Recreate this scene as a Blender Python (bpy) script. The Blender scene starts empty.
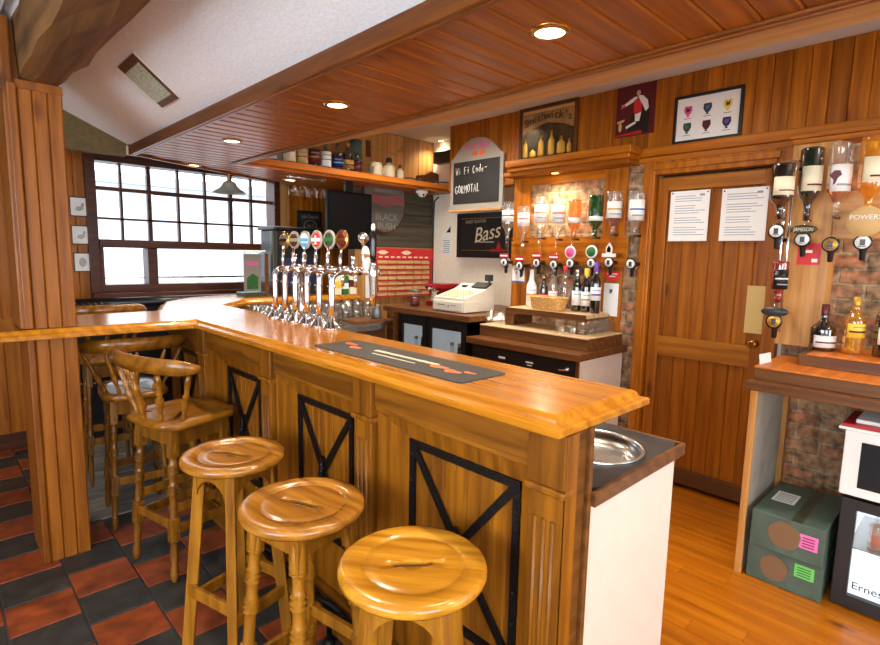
import bpy, bmesh, math, random
from mathutils import Vector, Matrix
random.seed(7)
SC = bpy.context.scene
COL = SC.collection
PI = math.pi
V = Vector

# ------------------------------------------------------------------ colour and materials
def lin(c):
    return tuple(((x/255)/12.92 if x/255 <= .04045 else ((x/255+.055)/1.055)**2.4) for x in c) + (1.0,)

MATS = {}
def newmat(name):
    m = bpy.data.materials.new(name); m.use_nodes = True
    nt = m.node_tree; nt.nodes.clear()
    out = nt.nodes.new('ShaderNodeOutputMaterial')
    b = nt.nodes.new('ShaderNodeBsdfPrincipled')
    nt.links.new(b.outputs[0], out.inputs[0])
    MATS[name] = m
    return m, nt, b, out

def plain(name, c, rough=.5, metal=0, spec=.5, noise=0, nscale=40, bump=0, coat=0):
    m, nt, b, out = newmat(name)
    b.inputs['Base Color'].default_value = lin(c)
    b.inputs['Roughness'].default_value = rough
    b.inputs['Metallic'].default_value = metal
    b.inputs['Specular IOR Level'].default_value = spec
    b.inputs['Coat Weight'].default_value = coat
    if noise or bump:
        tc = nt.nodes.new('ShaderNodeTexCoord'); n = nt.nodes.new('ShaderNodeTexNoise')
        n.inputs['Scale'].default_value = nscale; n.inputs['Detail'].default_value = 5
        nt.links.new(tc.outputs['Object'], n.inputs['Vector'])
        if noise:
            r = nt.nodes.new('ShaderNodeValToRGB')
            d = [max(0, int(x*(1-noise))) for x in c]; l = [min(255, int(x*(1+noise))) for x in c]
            r.color_ramp.elements[0].color = lin(d); r.color_ramp.elements[1].color = lin(l)
            r.color_ramp.elements[0].position = .3; r.color_ramp.elements[1].position = .7
            nt.links.new(n.outputs['Fac'], r.inputs[0]); nt.links.new(r.outputs[0], b.inputs['Base Color'])
        if bump:
            bp = nt.nodes.new('ShaderNodeBump'); bp.inputs['Strength'].default_value = bump
            bp.inputs['Distance'].default_value = .01
            nt.links.new(n.outputs['Fac'], bp.inputs['Height']); nt.links.new(bp.outputs[0], b.inputs['Normal'])
    return m

def wood(name, light, dark, axis='Z', rough=.42, coat=.08, sc=1.0, island=.25, knots=True, bump=.12):
    m, nt, b, out = newmat(name)
    N = nt.nodes.new; L = nt.links.new
    tc = N('ShaderNodeTexCoord'); mp = N('ShaderNodeMapping')
    s = {'X': (.07, 1, 1), 'Y': (1, .07, 1), 'Z': (1, 1, .07)}[axis]
    mp.inputs['Scale'].default_value = s
    geo = N('ShaderNodeNewGeometry')
    addv = N('ShaderNodeVectorMath'); addv.operation = 'ADD'
    sclv = N('ShaderNodeMath'); sclv.operation = 'MULTIPLY'; sclv.inputs[1].default_value = 37.0
    L(geo.outputs['Random Per Island'], sclv.inputs[0])
    L(tc.outputs['Object'], addv.inputs[0]); L(sclv.outputs[0], addv.inputs[1])
    L(addv.outputs[0], mp.inputs['Vector'])
    n1 = N('ShaderNodeTexNoise'); n1.inputs['Scale'].default_value = 55*sc; n1.inputs['Detail'].default_value = 7; n1.inputs['Distortion'].default_value = .4
    n2 = N('ShaderNodeTexNoise'); n2.inputs['Scale'].default_value = 9*sc; n2.inputs['Detail'].default_value = 3; n2.inputs['Distortion'].default_value = 1.2
    w = N('ShaderNodeTexWave'); w.wave_type = 'RINGS'; w.rings_direction = axis
    w.inputs['Scale'].default_value = 6*sc; w.inputs['Distortion'].default_value = 5; w.inputs['Detail'].default_value = 2; w.inputs['Detail Scale'].default_value = 1.3
    for t in (n1, n2, w): L(mp.outputs[0], t.inputs['Vector'])
    mix = N('ShaderNodeMath'); mix.operation = 'MULTIPLY_ADD'; mix.inputs[1].default_value = .55
    L(n1.outputs['Fac'], mix.inputs[0])
    m2 = N('ShaderNodeMath'); m2.operation = 'MULTIPLY'; m2.inputs[1].default_value = .30
    L(n2.outputs['Fac'], m2.inputs[0])
    m3 = N('ShaderNodeMath'); m3.operation = 'MULTIPLY_ADD'; m3.inputs[1].default_value = .15
    L(w.outputs['Fac'], m3.inputs[0]); L(m2.outputs[0], m3.inputs[2]); L(m3.outputs[0], mix.inputs[2])
    r = N('ShaderNodeValToRGB')
    r.color_ramp.elements[0].position = .30; r.color_ramp.elements[0].color = lin(dark)
    r.color_ramp.elements[1].position = .68; r.color_ramp.elements[1].color = lin(light)
    L(mix.outputs[0], r.inputs[0])
    last = r.outputs[0]
    if knots:
        mk = N('ShaderNodeMapping'); ks = {'X': (.35, 1, 1), 'Y': (1, .35, 1), 'Z': (1, 1, .35)}[axis]
        mk.inputs['Scale'].default_value = ks; L(addv.outputs[0], mk.inputs['Vector'])
        vo = N('ShaderNodeTexVoronoi'); vo.inputs['Scale'].default_value = 5.0*sc; L(mk.outputs[0], vo.inputs['Vector'])
        kr = N('ShaderNodeValToRGB'); kr.color_ramp.elements[0].position = .03; kr.color_ramp.elements[0].color = (.22, .13, .07, 1)
        kr.color_ramp.elements[1].position = .13; kr.color_ramp.elements[1].color = (1, 1, 1, 1)
        L(vo.outputs['Distance'], kr.inputs[0])
        mm = N('ShaderNodeMix'); mm.data_type = 'RGBA'; mm.blend_type = 'MULTIPLY'; mm.inputs[0].default_value = .8
        L(last, mm.inputs[6]); L(kr.outputs[0], mm.inputs[7]); last = mm.outputs[2]
    hsv = N('ShaderNodeHueSaturation')
    mr = N('ShaderNodeMapRange'); mr.inputs[3].default_value = 1-island; mr.inputs[4].default_value = 1+island*.6
    L(geo.outputs['Random Per Island'], mr.inputs[0]); L(mr.outputs[0], hsv.inputs['Value']); L(last, hsv.inputs['Color'])
    L(hsv.outputs[0], b.inputs['Base Color'])
    b.inputs['Roughness'].default_value = rough
    b.inputs['Coat Weight'].default_value = coat; b.inputs['Coat Roughness'].default_value = .18
    b.inputs['Specular IOR Level'].default_value = .28
    bp = N('ShaderNodeBump'); bp.inputs['Strength'].default_value = bump; bp.inputs['Distance'].default_value = .004
    L(n1.outputs['Fac'], bp.inputs['Height']); L(bp.outputs[0], b.inputs['Normal'])
    return m

def brick(name, plane='YZ'):
    m, nt, b, out = newmat(name)
    N = nt.nodes.new; L = nt.links.new
    tc = N('ShaderNodeTexCoord'); sp = N('ShaderNodeSeparateXYZ'); cb = N('ShaderNodeCombineXYZ')
    L(tc.outputs['Object'], sp.inputs[0])
    L(sp.outputs['Y' if plane == 'YZ' else 'X'], cb.inputs[0]); L(sp.outputs['Z'], cb.inputs[1])
    dn = N('ShaderNodeTexNoise'); dn.inputs['Scale'].default_value = 14; L(tc.outputs['Object'], dn.inputs['Vector'])
    da = N('ShaderNodeVectorMath'); da.operation = 'MULTIPLY_ADD'; da.inputs[1].default_value = (.02, .02, 0)
    L(dn.outputs['Color'], da.inputs[0]); L(cb.outputs[0], da.inputs[2])
    br = N('ShaderNodeTexBrick'); L(da.outputs[0], br.inputs['Vector'])
    br.inputs['Scale'].default_value = 1.0; br.inputs['Brick Width'].default_value = .225; br.inputs['Row Height'].default_value = .078
    br.inputs['Mortar Size'].default_value = .009; br.inputs['Mortar Smooth'].default_value = .4
    br.inputs['Color1'].default_value = lin((196, 136, 100)); br.inputs['Color2'].default_value = lin((176, 150, 116)); br.inputs['Mortar'].default_value = lin((186, 172, 142))
    n = N('ShaderNodeTexNoise'); n.inputs['Scale'].default_value = 22; n.inputs['Detail'].default_value = 6; L(tc.outputs['Object'], n.inputs['Vector'])
    rr = N('ShaderNodeValToRGB'); rr.color_ramp.elements[0].color = lin((130, 120, 112)); rr.color_ramp.elements[1].color = lin((255, 245, 232))
    rr.color_ramp.elements[0].position = .32; rr.color_ramp.elements[1].position = .66
    L(n.outputs['Fac'], rr.inputs[0])
    mm = N('ShaderNodeMix'); mm.data_type = 'RGBA'; mm.blend_type = 'MULTIPLY'; mm.inputs[0].default_value = 1
    L(br.outputs['Color'], mm.inputs[6]); L(rr.outputs[0], mm.inputs[7]); L(mm.outputs[2], b.inputs['Base Color'])
    b.inputs['Roughness'].default_value = .75
    sub = N('ShaderNodeMath'); sub.operation = 'MULTIPLY_ADD'; sub.inputs[1].default_value = .35; L(n.outputs['Fac'], sub.inputs[0])
    inv = N('ShaderNodeMath'); inv.operation = 'SUBTRACT'; inv.inputs[0].default_value = 1; L(br.outputs['Fac'], inv.inputs[1]); L(inv.outputs[0], sub.inputs[2])
    bp = N('ShaderNodeBump'); bp.inputs['Strength'].default_value = .8; bp.inputs['Distance'].default_value = .012
    L(sub.outputs[0], bp.inputs['Height']); L(bp.outputs[0], b.inputs['Normal'])
    return m

def glass(name, tint=(255, 255, 255), gloss=.12, body=0, bodycol=None, rough=.03):
    """thin clear glass: tinted transparency, a glossy surface and, for filled bottles, some body colour"""
    m, nt, b, out = newmat(name)
    N = nt.nodes.new; L = nt.links.new
    nt.nodes.remove(b)
    tr = N('ShaderNodeBsdfTransparent'); tr.inputs[0].default_value = lin(tint)
    gl = N('ShaderNodeBsdfGlossy'); gl.inputs['Roughness'].default_value = rough; gl.inputs['Color'].default_value = (1, 1, 1, 1)
    lw = N('ShaderNodeLayerWeight'); lw.inputs['Blend'].default_value = .35
    mr = N('ShaderNodeMapRange'); mr.inputs[3].default_value = gloss*.5; mr.inputs[4].default_value = min(1, gloss*4)
    L(lw.outputs['Facing'], mr.inputs[0])
    base = tr.outputs[0]
    if body:
        df = N('ShaderNodeBsdfPrincipled'); df.inputs['Base Color'].default_value = lin(bodycol or tint); df.inputs['Roughness'].default_value = .15
        mx = N('ShaderNodeMixShader'); mx.inputs[0].default_value = body
        L(tr.outputs[0], mx.inputs[1]); L(df.outputs[0], mx.inputs[2]); base = mx.outputs[0]
    mg = N('ShaderNodeMixShader'); L(mr.outputs[0], mg.inputs[0]); L(base, mg.inputs[1]); L(gl.outputs[0], mg.inputs[2])
    L(mg.outputs[0], out.inputs[0])
    return m

def emit(name, c, s):
    m, nt, b, out = newmat(name)
    b.inputs['Base Color'].default_value = lin(c)
    b.inputs['Emission Color'].default_value = lin(c); b.inputs['Emission Strength'].default_value = s
    return m

# woods
wood('pine_panel', (190, 112, 16), (134, 68, 5), 'Z')
wood('pine_panel_across', (190, 112, 16), (134, 68, 5), 'Y')
wood('pine_cross', (196, 124, 40), (144, 80, 16), 'X')
wood('pillar_wood', (158, 92, 24), (112, 58, 8), 'Z', island=.08)
wood('pine_pale', (204, 152, 88), (171, 112, 53), 'Z')
wood('pine_pale_across', (204, 152, 88), (171, 112, 53), 'Y')
wood('canopy_board', (166, 92, 16), (118, 57, 5), 'X', rough=.38, coat=.15, island=.15)
wood('canopy_trim', (140, 78, 24), (90, 46, 10), 'Y', rough=.35)
wood('canopy_edge', (222, 128, 40), (186, 96, 26), 'X', rough=.35)
wood('oak_front', (154, 94, 15), (96, 52, 5), 'Z', rough=.42, coat=.12, knots=False)
wood('oak_across', (148, 92, 19), (94, 52, 7), 'Y', rough=.42, coat=.12, knots=False)
wood('oak_end', (120, 75, 30), (79, 44, 13), 'X', rough=.42, coat=.12, knots=False)
wood('worktop', (202, 133, 31), (156, 89, 14), 'Y', rough=.2, coat=.6, knots=False, island=.0, bump=.05)
wood('stool_wood', (211, 147, 39), (153, 92, 16), 'X', rough=.22, coat=.6, knots=False, island=.05, bump=.05)
wood('stool_wood_dark', (184, 122, 40), (126, 72, 18), 'X', rough=.22, coat=.6, knots=False, island=.05, bump=.05)
wood('stool_leg', (172, 114, 28), (117, 68, 10), 'Z', rough=.3, coat=.4, knots=False, island=.12, bump=.06)
wood('chair_wood', (160, 103, 25), (106, 60, 10), 'X', rough=.28, coat=.5, knots=False, island=.08, bump=.06)
wood('chair_leg', (145, 94, 24), (89, 50, 9), 'Z', rough=.3, coat=.4, knots=False, island=.12, bump=.06)
wood('door_plank', (167, 98, 15), (124, 61, 4), 'Z', island=.12)
wood('door_rail', (172, 108, 28), (131, 72, 12), 'Y', island=.1)
wood('backbar_wood', (122, 77, 37), (80, 45, 21), 'Y', rough=.4)
wood('backbar_pale', (226, 196, 156), (190, 150, 104), 'Y', rough=.45, knots=False)
wood('dark_wood', (108, 62, 22), (70, 38, 10), 'Z', rough=.45)  # dark brown wood
wood('window_wood', (86, 43, 23), (54, 25, 12), 'X', rough=.45, knots=False)
wood('beam_wood', (132, 92, 50), (70, 46, 22), 'Y', rough=.8, coat=0, sc=.5, bump=.9, island=0)
wood('beam_pale', (196, 150, 92), (172, 124, 66), 'Y', rough=.6, coat=0, knots=False)
wood('floor_plank', (192, 114, 17), (154, 79, 6), 'Y', rough=.3, coat=.4, island=.14)
wood('grey_plank', (150, 148, 142), (104, 102, 98), 'X', rough=.35, coat=.2, knots=False)
wood('slate_board', (92, 84, 66), (60, 52, 40), 'X', rough=.6, coat=0, knots=False)
# others
plain('plaster', (236, 232, 224), .8, noise=.02, nscale=60, bump=.08)
plain('ceiling_paint', (228, 233, 238), .85, noise=.03, nscale=90, bump=.22)
plain('ceiling_white', (214, 208, 196), .85)
plain('shaded_paint', (96, 80, 46), .8, noise=.1)  # dull brown has the shadow on the bulkhead paint mixed in
plain('cream_wall', (244, 234, 214), .75, noise=.02, nscale=30, bump=.06)
plain('cream_panel', (224, 208, 192), .5, noise=.015, nscale=12)
plain('grey_panel', (176, 168, 154), .6, noise=.08, nscale=8)
plain('iron', (26, 24, 24), .4, .6, bump=.4, nscale=120)
plain('black_plastic', (22, 22, 23), .35)
plain('screen_black', (12, 12, 13), .45, spec=.12)
plain('black_gloss', (14, 14, 15), .12)
plain('black_leather', (24, 24, 26), .28, bump=.25, nscale=70)
plain('chrome', (225, 225, 228), .07, 1)
plain('steel', (190, 190, 188), .25, 1)
plain('brass', (208, 164, 84), .2, 1)
plain('pewter', (132, 130, 124), .35, .7)
plain('white_plastic', (232, 224, 206), .4)
plain('white_card', (240, 238, 232), .7)
plain('paper_print', (150, 156, 168), .8)
plain('white_gloss', (235, 233, 228), .25)
plain('red', (178, 28, 34), .4)
plain('red_gloss', (150, 14, 22), .15)
plain('bright_red', (214, 40, 40), .5)
plain('pink', (226, 84, 150), .5)
plain('label_pink', (238, 120, 186), .6)
plain('label_green', (110, 210, 100), .6)
plain('orange', (224, 98, 40), .5)
plain('gold', (210, 160, 60), .35, .5)
plain('yellow', (240, 200, 60), .5)
plain('blue', (50, 110, 180), .5)
plain('navy', (30, 36, 78), .4)
plain('sky_blue', (90, 180, 220), .4)
plain('leaf_green', (40, 110, 50), .4)
plain('purple', (110, 60, 150), .4)
plain('cream_label', (238, 226, 190), .6)
plain('tan_label', (206, 168, 108), .6)
plain('burgundy', (92, 20, 30), .35)
plain('box_green', (78, 96, 84), .55, noise=.1, nscale=10)
plain('cardboard', (128, 96, 66), .8)
plain('slot_shade', (70, 52, 38), .8)
plain('wicker', (204, 152, 82), .6, noise=.2, nscale=90, bump=.6)
plain('chalkboard', (34, 32, 30), .6, noise=.1, nscale=8)
plain('chalk', (226, 222, 214), .9)
plain('silver_frame', (172, 164, 152), .35, .3)
plain('mirror_dark', (64, 52, 34), .15, .4, noise=.5, nscale=9)
plain('lamp_lens', (168, 178, 160), .15, noise=.25, nscale=160)
plain('mirror_tan', (176, 138, 86), .2, .3, noise=.2, nscale=6)
plain('stoneware', (228, 208, 168), .3)
plain('shade_grey', (166, 168, 152), .5)
plain('slate', (52, 54, 54), .35, noise=.25, nscale=12)
plain('rope_dark', (40, 38, 38), .6)
plain('tarmac', (190, 190, 190), .9)
plain('facade', (196, 198, 202), .9)
plain('dull_red', (150, 84, 84), .5)
plain('bronze', (96, 62, 34), .45, .3)
plain('facade_trim', (168, 172, 178), .8)
plain('skin', (214, 170, 140), .6)
plain('beige_plate', (198, 166, 96), .45)
plain('bar_mat', (56, 50, 46), .75, noise=.1, nscale=200)
plain('mortar', (66, 62, 58), .8)
brick('brick_wall')
glass('clear_glass', (252, 253, 253), .07)
glass('pint_glass_clear', (250, 252, 252), .22)
glass('window_glass', (250, 252, 253), .06)
glass('door_glass', (236, 240, 242), .06)
glass('spirit_clear', (251, 251, 250), .14, .06, (235, 235, 230))
glass('spirit_amber', (240, 164, 60), .12, .3, (220, 130, 30))
glass('spirit_gold', (248, 206, 110), .12, .25, (240, 176, 60))
glass('spirit_orange', (252, 206, 150), .12, .25, (240, 160, 90))
glass('spirit_red', (200, 60, 30), .14, .5, (176, 46, 20))
glass('bottle_green', (40, 130, 50), .14, .5, (20, 88, 34))
glass('bottle_dark', (40, 20, 16), .16, .8, (22, 12, 12))
glass('bottle_olive', (30, 60, 30), .16, .75, (14, 30, 18))
plain('tile_red', (132, 60, 28), .5, noise=.2, nscale=14, bump=.15)
plain('tile_black', (50, 49, 46), .5, noise=.25, nscale=14, bump=.15)
emit('lamp_glow', (255, 226, 170), 14)
emit('fridge_glow', (236, 240, 244), .9)  # inner walls of the small fridge glow in place of an interior lamp
emit('cooler_glow', (226, 228, 230), .3)  # cooler walls given a weaker glow to look lit inside
M = MATS

# ------------------------------------------------------------------ mesh builder
class MB:
    def __init__(s): s.bm = bmesh.new(); s.mi = 0
    def _f(s, vs, smooth=False):
        try:
            f = s.bm.faces.new(vs); f.material_index = s.mi; f.smooth = smooth; return f
        except ValueError: return None
    def vert(s, p, T=None):
        p = V(p); return s.bm.verts.new(T @ p if T else p)
    def box(s, x0, x1, y0, y1, z0, z1, b=0, T=None):
        if x0 > x1: x0, x1 = x1, x0
        if y0 > y1: y0, y1 = y1, y0
        if z0 > z1: z0, z1 = z1, z0
        P = [(x0,y0,z0),(x1,y0,z0),(x1,y1,z0),(x0,y1,z0),(x0,y0,z1),(x1,y0,z1),(x1,y1,z1),(x0,y1,z1)]
        v = [s.vert(p, T) for p in P]
        fs = [s._f([v[i] for i in q]) for q in ((3,2,1,0),(4,5,6,7),(0,1,5,4),(1,2,6,5),(2,3,7,6),(3,0,4,7))]
        if b:
            es = list({e for f in fs for e in f.edges})
            r = bmesh.ops.bevel(s.bm, geom=es, offset=b, segments=2, profile=.5, affect='EDGES', clamp_overlap=True)
            for f in r['faces']: f.material_index = s.mi
        return s
    def prism(s, poly, z0, z1, T=None, smooth=False):
        a = [s.vert((p[0], p[1], z0), T) for p in poly]; c = [s.vert((p[0], p[1], z1), T) for p in poly]
        n = len(poly)
        s._f(a[::-1]); s._f(c)
        for i in range(n): s._f([a[i], a[(i+1) % n], c[(i+1) % n], c[i]], smooth)
        return s
    def loft(s, poly, levels, cap=True, smooth=False):
        """stack of inset copies of a polygon: levels = [(z, inset)]"""
        rings = [[s.vert((p[0], p[1], z)) for p in inset(poly, d)] for z, d in levels]
        n = len(poly)
        if cap: s._f(rings[0][::-1]); s._f(rings[-1])
        for a, c in zip(rings, rings[1:]):
            for i in range(n): s._f([a[i], a[(i+1) % n], c[(i+1) % n], c[i]], smooth)
        return s
    def lathe(s, prof, c=(0,0,0), seg=20, T=None, smooth=True, sx=1, sy=1, caps=True):
        rings = []
        for r, z in prof:
            rings.append([s.vert((c[0]+sx*r*math.cos(2*PI*i/seg), c[1]+sy*r*math.sin(2*PI*i/seg), c[2]+z), T) for i in range(seg)])
        for a, b in zip(rings, rings[1:]):
            for i in range(seg): s._f([a[i], a[(i+1) % seg], b[(i+1) % seg], b[i]], smooth)
        if caps: s._f(rings[0][::-1]); s._f(rings[-1])
        return s
    def tube(s, pts, r, seg=10, smooth=True):
        pts = [V(p) for p in pts]; n = len(pts)
        rs = r if isinstance(r, (list, tuple)) else [r]*n
        up = None; rings = []
        for i, p in enumerate(pts):
            t = (pts[min(i+1, n-1)] - pts[max(i-1, 0)]).normalized()
            if up is None:
                up = V((0,0,1)) if abs(t.z) < .9 else V((1,0,0))
            a = t.cross(up).normalized(); up = a.cross(t).normalized()
            rings.append([s.vert(p + (a*math.cos(2*PI*k/seg) + up*math.sin(2*PI*k/seg))*rs[i]) for k in range(seg)])
        for A, B in zip(rings, rings[1:]):
            for k in range(seg): s._f([A[k], A[(k+1) % seg], B[(k+1) % seg], B[k]], smooth)
        s._f(rings[0][::-1]); s._f(rings[-1])
        return s
    def bar(s, p0, p1, w, h, up=(0,0,1), b=0):
        """square bar from p0 to p1"""
        p0, p1 = V(p0), V(p1); t = (p1-p0); L = t.length; t.normalize()
        a = t.cross(V(up)).normalized(); u = a.cross(t).normalized()
        T = Matrix((( t.x,a.x,u.x,p0.x),(t.y,a.y,u.y,p0.y),(t.z,a.z,u.z,p0.z),(0,0,0,1)))
        return s.box(0, L, -w/2, w/2, -h/2, h/2, b, T)
    def board(s, O, U, A, N, L, W, th=.012, c=.005):
        """one tongue and groove board with chamfered long edges"""
        O, U, A, N = V(O), V(U), V(A), V(N)
        sec = [(0, 0), (0, th-c), (c, th), (W-c, th), (W, th-c), (W, 0)]
        a = [s.vert(O+A*x+N*y) for x, y in sec]; b = [s.vert(O+A*x+N*y+U*L) for x, y in sec]
        n = len(sec)
        s._f(a); s._f(b[::-1])
        for i in range(n): s._f([a[i], b[i], b[(i+1) % n], a[(i+1) % n]])
        return s
    def boards(s, O, U, A, N, L, W, bw, th=.012, c=.005):
        n = max(1, round(W/bw)); w = W/n
        for i in range(n): s.board(V(O)+V(A)*w*i, U, A, N, L, w-.0008, th, c)
        return s
    def add(s, other_mesh, T):
        base = len(s.bm.verts)
        vs = [s.bm.verts.new(T @ v.co) for v in other_mesh.vertices]
        for p in other_mesh.polygons: s._f([vs[i] for i in p.vertices])
        return s
    def band(s, R, z0, z1, c, a0, a1, sx=1, sy=1, th=.0006, n=14):
        """paper label: a curved sheet round part of a bottle"""
        rings = []
        for r, z in ((R, z0), (R, z1), (R+th, z1), (R+th, z0)):
            rings.append([s.vert((c[0]+sx*r*math.cos(a0+(a1-a0)*i/n), c[1]+sy*r*math.sin(a0+(a1-a0)*i/n), c[2]+z)) for i in range(n+1)])
        for k in range(4):
            A, B = rings[k], rings[(k+1) % 4]
            for i in range(n): s._f([A[i], A[i+1], B[i+1], B[i]], True)
        s._f([q[0] for q in rings]); s._f([q[-1] for q in rings][::-1])
        return s
    def text(s, txt, size, T, depth=.001, shear=0, align='CENTER', width=None):
        cu = bpy.data.curves.new('t', 'FONT'); cu.body = txt; cu.size = size; cu.shear = shear
        cu.align_x = align; cu.align_y = 'CENTER'; cu.extrude = depth/2; cu.resolution_u = 3
        o = bpy.data.objects.new('t', cu); COL.objects.link(o)
        dg = bpy.context.evaluated_depsgraph_get(); me = bpy.data.meshes.new_from_object(o.evaluated_get(dg))
        if width:
            xs = [v.co.x for v in me.vertices]; k = width/(max(xs)-min(xs))
            for v in me.vertices: v.co.x *= k
        s.add(me, T)
        bpy.data.objects.remove(o); bpy.data.meshes.remove(me); bpy.data.curves.remove(cu)
        return s
    def build(s, name, mat, parent=None, recalc=True, origin=None):
        bm = s.bm
        if recalc: bmesh.ops.recalc_face_normals(bm, faces=bm.faces)
        if parent is not None:
            off = wloc(parent)
        elif origin is not None: off = V(origin)
        else:
            xs = [v.co for v in bm.verts]
            off = V(((min(p.x for p in xs)+max(p.x for p in xs))/2, (min(p.y for p in xs)+max(p.y for p in xs))/2, min(p.z for p in xs)))
        for v in bm.verts: v.co -= off
        me = bpy.data.meshes.new(name); bm.to_mesh(me); bm.free()
        for mt in (mat if isinstance(mat, (list, tuple)) else [mat]):
            me.materials.append(M[mt] if isinstance(mt, str) else mt)
        o = bpy.data.objects.new(name, me); COL.objects.link(o)
        if parent is not None: o.parent = parent
        else: o.location = off
        return o

def wloc(o):
    p = V((0,0,0))
    while o is not None: p = p + o.location; o = o.parent
    return p

def inset(poly, d):
    if abs(d) < 1e-9: return [tuple(p) for p in poly]
    n = len(poly); out = []
    area = sum(poly[i][0]*poly[(i+1) % n][1]-poly[(i+1) % n][0]*poly[i][1] for i in range(n))
    sg = 1 if area > 0 else -1
    for i in range(n):
        a, b, c = V(poly[i-1]).to_2d(), V(poly[i]).to_2d(), V(poly[(i+1) % n]).to_2d()
        e1 = (b-a).normalized(); e2 = (c-b).normalized()
        n1 = V((-e1.y, e1.x))*sg; n2 = V((-e2.y, e2.x))*sg
        m = n1+n2; m = m/(m.dot(n1)) if m.length > 1e-6 else n1
        q = b+m*d; out.append((q.x, q.y))
    return out

def FX(x, y, z):      # a frame on a surface that faces -X: text runs towards -Y
    return Matrix(((0,0,-1,x),(-1,0,0,y),(0,1,0,z),(0,0,0,1)))
def FY(x, y, z):      # faces -Y: text runs towards +X
    return Matrix(((1,0,0,x),(0,0,-1,y),(0,1,0,z),(0,0,0,1)))
def FZ(x, y, z):      # lies flat, read from the customers' side
    return Matrix(((0,1,0,x),(-1,0,0,y),(0,0,1,z),(0,0,0,1)))

def tag(o, label=None, cat=None, group=None, kind=None):
    if label: o['label'] = label
    if cat: o['category'] = cat
    if group: o['group'] = group
    if kind: o['kind'] = kind
    return o
def thing(name, label, cat, loc=(0,0,0), rz=0, group=None):
    o = bpy.data.objects.new(name, None); COL.objects.link(o); o.empty_display_size = .05
    o.location = loc; o.rotation_euler = (0, 0, rz)
    return tag(o, label, cat, group)
def struct(o, label=None, cat=None): return tag(o, label, cat, kind='structure')
def dup(o, parent=None, loc=None, rz=None, label=None, group=None):
    c = o.copy(); COL.objects.link(c)
    if parent is not None: c.parent = parent
    for k in list(o.children): dup(k, c)
    if loc is not None: c.location = loc
    if rz is not None: c.rotation_euler = (0, 0, rz)
    if label: c['label'] = label
    if group: c['group'] = group
    return c
# ------------------------------------------------------------------ the setting
# floor of the public side: clay and slate tiles laid in staggered columns
mb = MB(); mb.mi = 0
mb.box(-2.5, 1.3, -2.2, 5.0, -.06, -.006)
pitch = .23; cw = .243
for c in range(-11, 5):
    x0 = .37 + cw*c
    off = 0 if c % 2 == 0 else -.115
    for r in range(-22, 12):
        y0 = 2.605 + off + pitch*r
        y1 = y0 + pitch
        xa, xb, ya, yb = max(x0, -2.5), min(x0+cw, 1.3), max(y0, -2.2), min(y1, 5.0)
        if xb-xa < .03 or yb-ya < .03: continue
        if xa > .52 and yb > 3.32: continue
        mb.mi = 1 if r % 2 == 0 else 2
        mb.box(xa+.004, xb-.004, ya+.004, yb-.004, -.012, 0, .003)
struct(mb.build('floor', ['mortar', 'tile_red', 'tile_black']))
mb = MB()
for i in range(13):
    y0 = 3.33 + .128*i
    mb.box(.56, 1.3, y0, y0+.122, -.03, .002, .003)
struct(mb.build('floor_window_bay', 'grey_plank'))
mb = MB()
nb = 28
for i in range(nb):
    x0 = 1.3 + 2.62*i/nb
    y = -2.2
    k = 0
    while y < 5.0:
        y1 = min(5.0, y + (1.1 + .37*((i*7+k*3) % 5)/2)); k += 1
        mb.box(x0, x0+2.62/nb-.0012, y+.0006, y1-.0006, -.03, 0)
        y = y1
struct(mb.build('floor_bar_side', 'floor_plank'))

# public room shell
def wall_hole(mb, axis, c0, c1, u0, u1, z0, z1, holes):
    """a wall slab between c0..c1 with rectangular holes (u0,u1,z0,z1)"""
    us = sorted({u0, u1, *[h[0] for h in holes], *[h[1] for h in holes]})
    zs = sorted({z0, z1, *[h[2] for h in holes], *[h[3] for h in holes]})
    for a, b in zip(us, us[1:]):
        for c, d in zip(zs, zs[1:]):
            if any(h[0] <= a and b <= h[1] and h[2] <= c and d <= h[3] for h in holes): continue
            if axis == 'X': mb.box(c0, c1, a, b, c, d)
            else: mb.box(a, b, c0, c1, c, d)
    return mb
struct(wall_hole(MB(), 'X', -2.6, -2.5, -2.2, 5.1, 0, 2.7, [(-.9, 1.6, .9, 2.15)]).build('wall_left', 'plaster'))
struct(wall_hole(MB(), 'Y', -2.3, -2.2, -2.6, 4.1, 0, 2.75, [(-1.6, .5, .9, 2.15), (1.6, 3.2, .75, 2.05)]).build('wall_near', 'plaster'))
struct(wall_hole(MB(), 'Y', 5.0, 5.12, -2.6, 4.1, -.05, 2.75, [(.99, 2.49, 1.2, 2.2)]).build('wall_far', 'dark_wood'))
# dark boarding on the far wall, left of and around the window
mb = MB()
mb.boards((-.9, 4.99, 0), (0,0,1), (1,0,0), (0,-1,0), 2.3, 1.86, .1)
struct(mb.build('trim_1', 'pine_panel'))
mb = MB(); mb.boards((2.66, 4.99, 0), (0,0,1), (1,0,0), (0,-1,0), 2.3, 1.24, .12)
struct(mb.build('trim_2', 'pine_panel'))
mb = MB(); mb.box(2.545, 2.65, 4.94, 4.998, 0, 2.25, .006)
struct(mb.build('trim_3', 'pine_pale'))
mb = MB(); mb.box(-.9, .96, 4.97, 4.988, 0, .12, .004); struct(mb.build('baseboard_far', 'window_wood'))

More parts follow.
